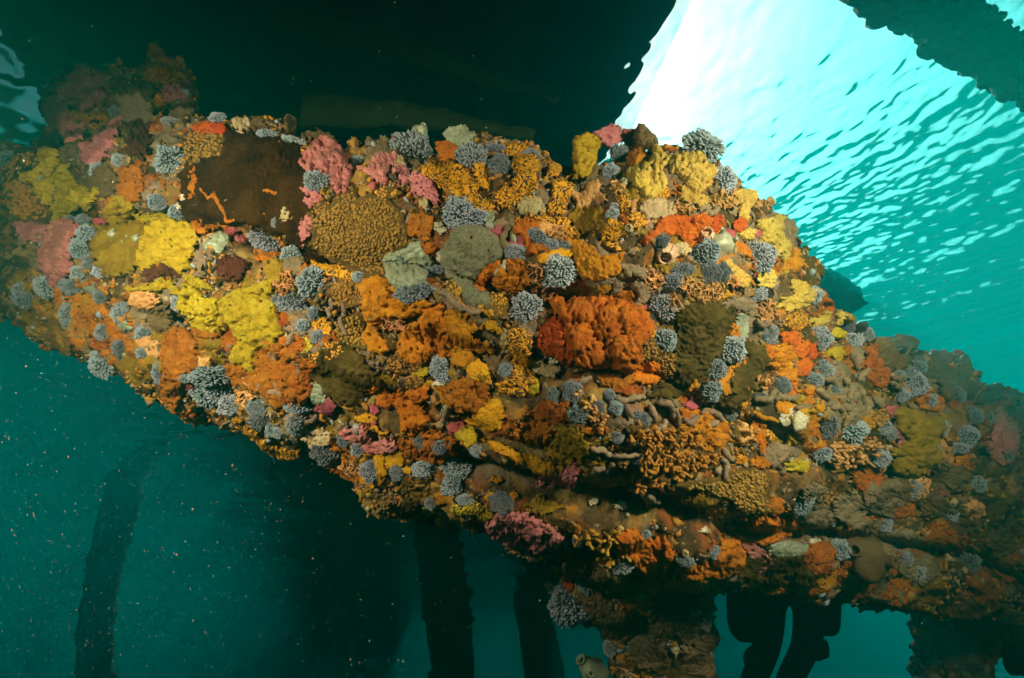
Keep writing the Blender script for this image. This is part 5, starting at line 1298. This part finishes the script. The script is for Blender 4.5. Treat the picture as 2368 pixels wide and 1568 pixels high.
def mussel(px, py, L, W, mat='dark', lean=(0, .8)):
    """two pointed shell halves standing on end"""
    p, mm, R = seat_matrix(px, py, .2, lean)
    o = empty('mussel', tuple(p)); o.rotation_euler = R.to_euler()
    for sg in (-1, 1):
        rows = []
        for tz in np.linspace(0, 1, 8):
            wd = W * mm * (.35 + 1.0 * math.sin(math.pi * min(1, .15 + .8 * tz)) ** .8) * (1 if tz < 1 else .3)
            a = np.linspace(0, math.pi, 9)
            rows.append(np.stack([np.cos(a) * wd, sg * (np.sin(a) * wd * .5 + .001), np.full(9, tz * L * mm * 1.0 - .2 * L * mm)], 1))
        link('valve', mesh_np('valve', np.concatenate(rows), grid_faces(8, 9)), M[mat], o)
    return o
single(mussel(*D_(4, 706, 380), 36, 11), 4, 706, 360, 'dark pointed mussel standing up on the right slope of the timber', 'mussel', 'the dark mussel')
single(mussel(*D_(4, 960, 520), 26, 12, lean=(0, .3)), 4, 960, 520, 'blackish mussel half buried on the right upper edge of the timber', 'mussel')

# labels
LAND = [(it[4], it[2]) for it in ITEMS if it[4]]
def sector(d):
    dx, dy = d
    if abs(dx) > 2.2 * abs(dy): return 'right of' if dx > 0 else 'left of'
    if abs(dy) > 2.2 * abs(dx): return 'below' if dy > 0 else 'above'
    return ('below ' if dy > 0 else 'above ') + ('right of' if dx > 0 else 'left of')
ORD = ['nearest', 'second nearest', 'third nearest', 'fourth nearest', 'fifth nearest', 'sixth nearest', 'seventh nearest', 'eighth nearest', 'ninth nearest', 'tenth nearest']
by_phrase = {}
for it in ITEMS: by_phrase.setdefault(it[1], []).append(it)
seen_labels = set()
CEN = {p_: np.array([q[2] for q in its]) for p_, its in by_phrase.items()}
def sectors(d):
    ax_, ay_ = np.abs(d[:, 0]), np.abs(d[:, 1])
    return np.where(ax_ > 2.2 * ay_, np.where(d[:, 0] > 0, 0, 1), np.where(ay_ > 2.2 * ax_, np.where(d[:, 1] > 0, 2, 3), 4 + 2 * (d[:, 1] > 0) + (d[:, 0] > 0)))
SEC, DIST = {}, {}
for p_, cc in CEN.items():
    for li, (r, lc) in enumerate(LAND):
        SEC[p_, li] = sectors(cc - lc); DIST[p_, li] = np.hypot(*(cc - lc).T)
for it in ITEMS:
    o, phrase, c, lab, ref, cat, grp = it
    if lab is None:
        best = None; me_ = [q is it for q in by_phrase[phrase]].index(True)
        for li, (r, lc) in enumerate(LAND):
            sec, ds = SEC[phrase, li], DIST[phrase, li]
            same = sec == sec[me_]
            rank = int((same & (ds < ds[me_])).sum()); total = int(same.sum())
            score = ds[me_] + 60 * rank
            if rank < len(ORD) and (best is None or score < best[0]): best = (score, rank, total, sector(c - lc), r)
        _, rank, total, sec, r = best
        lab = ('' if total == 1 else ORD[rank] + ' ') + phrase + ' ' + sec + ' ' + r
    seen_labels.add(lab)
    tag(o, lab, cat, grp if (grp and len(by_phrase[phrase]) > 1) else None)

# ------------------------------------------------------------------ low turf between them (nobody could count it)
QS = 8.0
QX, QY = np.meshgrid(np.arange(-160, PW + 160, QS), np.arange(0, PH + 60, QS))
def poly_field(polys):
    f_ = np.full(QX.shape, -999.0)
    for p in polys: 
        x0, y0 = p.min(0) - 60; x1, y1 = p.max(0) + 60
        k_ = (QX > x0) & (QX < x1) & (QY > y0) & (QY < y1)
        f_[k_] = np.maximum(f_[k_], poly_dist(QX[k_], QY[k_], p))
    return f_
def field_at(f_, x, y):
    j = np.clip(((np.asarray(x) + 160) / QS + .5).astype(int), 0, QX.shape[1] - 1); i = np.clip((np.asarray(y) / QS + .5).astype(int), 0, QX.shape[0] - 1)
    return f_[i, j]
F_BARE = poly_field(BARE)
F_FLAT = poly_field([r[1] for r in ROWS if r[0] in ('velvet', 'olive', 'mustard', 'disc')])
F_FILM = poly_field([r[1] for r in ROWS if r[0] in ('velvet', 'olive', 'mustard', 'disc', 'jelly', 'tan', 'labyrinth')])
def turf():
    ico = np.array([(0, 0, 1)] + [(.894 * math.cos(a), .894 * math.sin(a), .447) for a in np.arange(5) * 2 * math.pi / 5] + [(.894 * math.cos(a), .894 * math.sin(a), -.447) for a in (np.arange(5) + .5) * 2 * math.pi / 5])
    T0 = np.array([[0, 1 + k, 1 + (k + 1) % 5] for k in range(5)] + [[1 + k, 6 + k, 1 + (k + 1) % 5] for k in range(5)] + [[1 + (k + 1) % 5, 6 + k, 6 + (k + 1) % 5] for k in range(5)])
    rs = np.random.default_rng(5)
    nn = 60000
    X = rs.uniform(-150, PW + 100, nn); Y = rs.uniform(130, 1600, nn)
    ok = samp(MASK.astype(float), X, Y) > .6
    ok &= ((field_at(F_BARE, X, Y) < 0) & (field_at(F_FLAT, X, Y) < 0)) | (rs.uniform(size=nn) < .04)
    X, Y = X[ok], Y[ok]
    P, n = seat(X, Y, True)
    mm = (P @ C_FWD) / FPX
    k = len(X)
    sz = rs.gamma(3.0, .8, k) + 1.6
    cl = np.floor((noise3(np.stack([X * .012, Y * .012, X * 0 + 2], -1)) + 1) * 3.2 + rs.normal(size=k) * .9).astype(int) % 8
    names = ['rust', 'tan', 'taupe', 'orangebead', 'olive', 'mauve', 'mustard', 'gold', 'beige', 'tuft', 'yellow']
    cl = np.where(rs.uniform(size=k) < .10, 8, cl); cl = np.where(rs.uniform(size=k) < .05, 9, cl); cl = np.where(rs.uniform(size=k) < .03, 10, cl)
    u = np.cross(n, C_UP); u /= np.linalg.norm(u, axis=1, keepdims=True); w_ = np.cross(n, u)
    th = rs.uniform(0, 6.28, k)[:, None]; u, w_ = u * np.cos(th) + w_ * np.sin(th), w_ * np.cos(th) - u * np.sin(th)
    sx = sz * rs.uniform(.8, 1.9, k); sy = sz * rs.uniform(.7, 1.2, k); sh = sz * rs.uniform(.5, 1.3, k)
    blade = rs.uniform(size=k) < .2
    sx = np.where(blade, sz * .45, sx); sy = np.where(blade, sz * .8, sy); sh = np.where(blade, sz * rs.uniform(.9, 1.7, k), sh)
    n = n + np.where(blade, .55, .15)[:, None] * rs.normal(size=(k, 3)); n /= np.linalg.norm(n, axis=1, keepdims=True)
    jit = 1 + .38 * rs.normal(size=(k, len(ico), 1))
    L = ico[None] * jit
    V = P[:, None] + (L[..., :1] * (sx * mm)[:, None, None] * u[:, None] + L[..., 1:2] * (sy * mm)[:, None, None] * w_[:, None] + (L[..., 2:] * sh[:, None, None] + .25 * sh[:, None, None]) * mm[:, None, None] * n[:, None])
    T = (T0[None] + (np.arange(k) * len(ico))[:, None, None]).reshape(-1, 3)
    me = mesh_np('encrusting_turf', V.reshape(-1, 3), None, T)
    for nm in names: me.materials.append(M[nm])
    me.polygons.foreach_set('material_index', np.repeat(cl, len(T0)).astype(np.int32))
    o = link('encrusting_turf', me)
    tag(o, 'low mixed turf of tiny growth covering the timber between the sponges', 'growth', kind='stuff')
turf()

def film():
    """thin ragged crusts run together under everything else"""
    rs = np.random.default_rng(77)
    names = ['rust', 'taupe', 'gold', 'mustard', 'tan', 'mauve', 'orange', 'olive', 'peach', 'brown']
    wgt = np.array([.14, .16, .08, .12, .12, .11, .06, .10, .02, .09])
    inner = MASK.astype(float)
    for it in range(9): inner = np.minimum(inner, shifts(inner).min(0))
    bag = Bag(); mi = []
    tries = 0; made = 0
    while made < 360 and tries < 5000:
        tries += 1
        x, y = rs.uniform(0, PW), rs.uniform(170, 1560)
        if samp(inner, np.array(x), np.array(y)) < .9: continue
        r = rs.uniform(18, 46)
        if field_at(F_BARE, x, y) > -r * .6 or field_at(F_FILM, x, y) > -r * .35: continue
        poly = blob(x, y, r * rs.uniform(1.0, 1.7), r, rs.uniform(0, 50), .35)
        res = crust_mesh(poly, rs.uniform(4, 9), rs.uniform(10, 20), .6, edge=4, wob=13, seed=made * 2.3 + .7, g=3.0, raw=True)
        if res is None: continue
        v, q = res
        bag.add(v, q); mi += [int(rs.choice(10, p=wgt))] * len(q); made += 1
    v, q, t_ = bag.get()
    me = mesh_np('encrusting_film', v, q)
    for nm in names: me.materials.append(M[nm])
    me.polygons.foreach_set('material_index', np.array(mi, np.int32))
    tag(link('encrusting_film', me), 'thin mottled film of merged crusts covering the timber under the larger growth', 'growth', kind='stuff')
film()
# ------------------------------------------------------------------ piles and logs farther off
FARWOOD = mat_simple('overgrown_far_timber', (.045, .038, .022), .9, .5, 6, .8, 30)
def far_pile(name, st, label, cat='pile', seed=0.0, amp=1.1, ns=150, nt=64, growth=150, mat=None):
    """rough overgrown pile with ragged lumps standing off its sides"""
    P, n = log_from_edges(st, ns, nt, .95, amp, seed)
    v, f, t_ = close_ends(P)
    o = link(name, mesh_np(name, v, f, t_), mat or FARWOOD)
    tag(o, label, cat)
    if growth:
        rs = np.random.default_rng(int(seed * 10) + 3)
        bag = Bag()
        for k in range(growth):
            i, j = rs.integers(3, ns - 3), rs.integers(nt)
            r = np.linalg.norm(P[i, j] - P[i].mean(0)) * rs.uniform(.06, .22)
            V, Q = lathe([(.9, -.5), (1.0, 0), (.85, .5), (.5, .9), (.05, 1.05)], 8, .7, rs.uniform(0, 99))
            a, b, nn = frame(n[i, j]); sc = np.array([1, rs.uniform(.5, 1.2), rs.uniform(.5, 1.3)]) * r
            V = V * sc
            bag.add(P[i, j] + V[:, :1] * a + V[:, 1:2] * b + V[:, 2:] * nn, Q)
        vv, qq, tt_ = bag.get()
        g = link('growth', mesh_np('growth', vv, qq, tt_), mat or FARWOOD, o); g['kind'] = 'stuff'
    return o
far_pile('far_pile', [(310, 700, 380, 700, 8.00), (285, 930, 360, 930, 8.00), (235, 1150, 325, 1150, 8.00), (195, 1350, 275, 1350, 8.00), (178, 1500, 262, 1500, 8.00), (180, 1700, 265, 1700, 8.00), (180, 2100, 270, 2100, 8.00)], 'dark leaning pile standing in the green water at left', seed=11.0)
far_pile('far_pile', [(930, 1000, 1020, 1000, 9.40), (955, 1190, 1050, 1190, 9.40), (970, 1330, 1075, 1330, 9.40), (985, 1450, 1090, 1450, 9.40), (1000, 1570, 1095, 1570, 9.40), (1010, 1900, 1110, 1900, 9.40)], 'dark pile below the lower edge of the timber near the middle', seed=13.0)
far_pile('far_pile', [(1130, 1000, 1200, 1000, 15.00), (1165, 1200, 1235, 1200, 15.00), (1190, 1400, 1270, 1400, 15.00), (1215, 1570, 1305, 1570, 15.00), (1240, 1900, 1330, 1900, 15.00)], 'faint slanting pile farther off left of the post', seed=15.0, growth=30)
far_pile('far_pile', [(150, 900, 190, 900, 18.00), (110, 1150, 150, 1150, 18.00), (75, 1400, 125, 1400, 18.00), (60, 1570, 115, 1570, 18.00), (50, 1900, 110, 1900, 18.00)], 'very faint distant pile at the lower left edge', seed=17.0, growth=30)
far_pile('cross_beam', [(-200, 1185, -200, 1265, 12.00), (0, 1180, 0, 1245, 12.00), (150, 1170, 150, 1230, 12.00), (320, 1150, 320, 1215, 12.00), (520, 1140, 520, 1200, 12.00)], 'faint horizontal cross beam behind the leaning pile', 'beam', seed=19.0, growth=20)
far_pile('overhead_log', [(1700, -250, 1850, -330, 1.51), (1950, -10, 2130, -120, 1.48), (2090, 70, 2245, -20, 1.44), (2230, 160, 2325, 45, 1.40), (2330, 230, 2400, 95, 1.37), (2480, 345, 2560, 200, 1.37), (2700, 520, 2780, 360, 1.37)], 'thick dark log crossing the upper right corner against the surface', 'log', seed=21.0, amp=.7, ns=260, growth=260)
far_pile('drifting_log', [(1775, 535, 1730, 635, 2.90), (1865, 595, 1840, 685, 2.90), (1935, 627, 1905, 715, 2.90), (1980, 655, 1955, 723, 2.90), (2007, 685, 1990, 719, 2.90), (2015, 700, 2007, 713, 2.90)], 'far blue-grey log end behind the right slope of the timber', 'log', seed=23.0, amp=.7, growth=8)
far_pile('deck_girder', [(560, 30, 560, 80, 3.3), (760, 60, 750, 115, 3.3), (980, 115, 960, 165, 3.3), (1150, 170, 1135, 205, 3.3), (1300, 215, 1290, 240, 3.3)], 'faint green underwater brace high under the deck', 'brace', seed=25.0, amp=.5, growth=0, mat=mat_simple('algae_timber', (.05, .075, .02), .9, .4, 5, .4, 30))
far_pile('deck_girder', [(700, 215, 690, 290, 2.6), (850, 225, 840, 295, 2.6), (1000, 245, 990, 300, 2.6), (1150, 275, 1140, 315, 2.6), (1240, 300, 1232, 322, 2.6)], 'dark brace just above the top edge behind the big pink sponge', 'brace', seed=27.0, amp=.5, growth=0, mat=mat_simple('algae_timber_b', (.035, .05, .018), .9, .4, 5, .4, 30))

# ------------------------------------------------------------------ diver
def diver():
    neo = mat_simple('black_neoprene', (.008, .009, .010), .7, .2, 10, .1, 60)
    o = empty('person', tuple(at(np.array(1815.), np.array(1380.), np.array(2.40))))
    base = np.array(o.location)
    J = {}
    def j(name, px, py, dz, r): J[name] = (at(np.array(float(px)), np.array(float(py)), np.array(dz)) - base, r * .88)
    j('pelvis', 1815, 1330, 2.43, .155); j('waist', 1812, 1220, 2.45, .145); j('chest', 1806, 1110, 2.49, .17); j('neck', 1800, 1010, 2.53, .07); j('head', 1798, 960, 2.53, .10); j('crown', 1797, 915, 2.53, .085)
    j('hipL', 1770, 1372, 2.40, .105); j('thighL', 1777, 1440, 2.38, .088); j('kneeL', 1772, 1500, 2.35, .070); j('calfL', 1738, 1580, 2.40, .066); j('ankleL', 1700, 1690, 2.45, .045); j('toeL', 1680, 1720, 2.35, .035)
    j('hipR', 1868, 1372, 2.40, .098); j('thighR', 1872, 1440, 2.38, .085); j('kneeR', 1862, 1500, 2.35, .068); j('calfR', 1818, 1580, 2.40, .064); j('ankleR', 1800, 1695, 2.45, .045); j('toeR', 1785, 1725, 2.35, .035)
    j('shL', 1735, 1070, 2.47, .075); j('elL', 1700, 1170, 2.39, .055); j('haL', 1740, 1230, 2.27, .040)
    j('shR', 1875, 1070, 2.47, .075); j('elR', 1915, 1170, 2.39, .055); j('haR', 1880, 1230, 2.27, .040)
    E = [('pelvis', 'waist'), ('waist', 'chest'), ('chest', 'neck'), ('neck', 'head'), ('head', 'crown'), ('pelvis', 'hipL'), ('hipL', 'thighL'), ('thighL', 'kneeL'), ('kneeL', 'calfL'), ('calfL', 'ankleL'), ('ankleL', 'toeL'),
         ('pelvis', 'hipR'), ('hipR', 'thighR'), ('thighR', 'kneeR'), ('kneeR', 'calfR'), ('calfR', 'ankleR'), ('ankleR', 'toeR'), ('chest', 'shL'), ('shL', 'elL'), ('elL', 'haL'), ('chest', 'shR'), ('shR', 'elR'), ('elR', 'haR')]
    names = list(J); idx = {n_: i for i, n_ in enumerate(names)}
    me = bpy.data.meshes.new('body')
    me.from_pydata([tuple(J[n_][0]) for n_ in names], [(idx[a], idx[b]) for a, b in E], [])
    b = link('body', me, neo, o)
    md = b.modifiers.new('skin', 'SKIN'); md.use_smooth_shade = True
    for i, n_ in enumerate(names):
        sv = me.skin_vertices[0].data[i]; sv.radius = (J[n_][1],) * 2; sv.use_root = (n_ == 'pelvis')
    b.modifiers.new('sub', 'SUBSURF').levels = 2
    b.modifiers['sub'].render_levels = 2
    # thigh pockets and knee pads
    for px, py, w_, h_ in ((1722, 1400, .075, .16), (1905, 1400, .06, .13)):
        c = at(np.array(float(px)), np.array(float(py)), np.array(2.40)) - base
        nu, nv = 9, 14
        th = np.linspace(0.001, np.pi - .001, nu); ph = np.linspace(0, 2 * np.pi, nv, endpoint=False)
        T_, P_ = np.meshgrid(th, ph, indexing='ij')
        def se(a): return np.sign(a) * np.abs(a) ** .55
        V = c + (se(np.sin(T_)) * se(np.cos(P_)) * w_)[..., None] * C_RIGHT + (se(np.sin(T_)) * se(np.sin(P_)) * .06)[..., None] * C_FWD + (se(np.cos(T_)) * h_)[..., None] * C_UP
        link('thigh_pocket', mesh_np('thigh_pocket', V.reshape(-1, 3), grid_faces(nu, nv, wrap=True)), neo, o)
    for px, py in ((1748, 1528), (1890, 1500)):
        c = at(np.array(float(px)), np.array(float(py)), np.array(2.33)) - base
        V, Q = lathe([(.05, -.03), (.052, 0), (.035, .03), (.003, .04)], 10, .3, px)
        link('knee_strap', mesh_np('knee_strap', V @ np.stack([C_RIGHT, C_UP, -C_FWD]) + c, Q), neo, o)
    # fins, below the frame
    for s_, f0 in (('toeL', -.1), ('toeR', .1)):
        c = J[s_][0]
        V, F = [], []
        for k, tt_ in enumerate(np.linspace(0, 1, 6)):
            for sg in (-1, 1):
                V.append(c + C_UP * -(.02 + .38 * tt_) + C_RIGHT * sg * (.05 + .06 * tt_) - C_FWD * .1 * tt_ + C_FWD * .008)
                V.append(V[-1] - C_FWD * .016)
        V = np.array(V); Q = []
        for k in range(5):
            a = 4 * k
            Q += [[a, a + 2, a + 6, a + 4], [a + 1, a + 5, a + 7, a + 3], [a, a + 4, a + 5, a + 1], [a + 2, a + 3, a + 7, a + 6]]
        link('fin', mesh_np('fin', V, np.array(Q), smooth=False), neo, o)
    # cylinder on the back
    V, Q = lathe([(.002, -.3), (.08, -.3), (.09, -.27), (.09, .24), (.06, .31), (.02, .33), (.002, .4)], 18)
    c = J['chest'][0] + C_FWD * .22 - C_UP * .05
    link('air_cylinder', mesh_np('air_cylinder', V @ np.stack([C_RIGHT, C_FWD, C_UP]) + c, Q), neo, o)
    tag(o, 'person in a black diving suit, only the hanging legs showing below the timber', 'person')
diver()

# ------------------------------------------------------------------ specks drifting in the strobe light
def snow():
    rs = np.random.default_rng(21)
    n1, n2 = 5200, 900
    px = np.concatenate([rs.beta(1.1, 2.2, n1) * 1300 - 30, rs.uniform(0, PW, n2)])
    py = np.concatenate([1568 - rs.beta(1.2, 1.6, n1) * 1300, rs.uniform(0, PH, n2)])
    dz = np.concatenate([rs.uniform(.55, 2.6, n1), rs.uniform(.7, 2.6, n2)])
    zb_ = samp(zz, px, py)
    inm = samp(MASK.astype(float), px, py) > .3
    keep = ~inm | (dz < zb_ - .12)
    keep &= ~(inm & (rs.uniform(size=len(px)) < .5))
    px, py, dz = px[keep], py[keep], dz[keep]; k = len(px)
    P = at(px, py, dz)
    r = (np.minimum(.22 + rs.exponential(.28, k), 2.2)) * .00098 * (.55 + .45 * dz)
    oc = np.array([(1, 0, 0), (-1, 0, 0), (0, 1, 0), (0, -1, 0), (0, 0, 1), (0, 0, -1)], float)
    T0 = np.array([[0, 2, 4], [2, 1, 4], [1, 3, 4], [3, 0, 4], [2, 0, 5], [1, 2, 5], [3, 1, 5], [0, 3, 5]])
    L = oc[None] * (1 + .25 * rs.normal(size=(k, 6, 1)))
    el = rs.uniform(1.0, 2.0, k)
    ax1, ax2, ax3 = C_RIGHT, C_UP * 1.0 + C_RIGHT * .18, C_FWD
    V = P[:, None] + r[:, None, None] * (L[..., :1] * ax1 + L[..., 1:2] * el[:, None, None] * ax2 + L[..., 2:] * ax3)
    T = (T0[None] + (np.arange(k) * 6)[:, None, None]).reshape(-1, 3)
    me = mesh_np('marine_snow', V.reshape(-1, 3), None, T)
    o = link('marine_snow', me, mat_simple('pale_specks', (.56, .53, .42), .8, .2, 10, 0))
    tag(o, 'countless pale specks drifting in the water, densest at lower left', 'specks', kind='stuff')
snow()
# ------------------------------------------------------------------ the water itself
v, f = box_arr((0, 0, (DECK_Z + 1.0 + BED_Z - 1.5) / 2), 178, 178, DECK_Z + 1.0 - BED_Z + 1.5)
m, t, out = new_mat('green_sea_water')
pv = N(t, 'ShaderNodeVolumePrincipled')
pv.inputs['Color'].default_value = (.0, .92, .87, 1)
pv.inputs['Density'].default_value = HAZE
pv.inputs['Anisotropy'].default_value = 0.55
pv.inputs['Density Attribute'].default_value = ''
pv.inputs['Color Attribute'].default_value = ''
pv.inputs['Temperature Attribute'].default_value = ''
t.links.new(pv.outputs[0], out.inputs['Volume'])
hz = link('haze', mesh_np('haze', v, f, smooth=False), m)
tag(hz, kind='stuff')
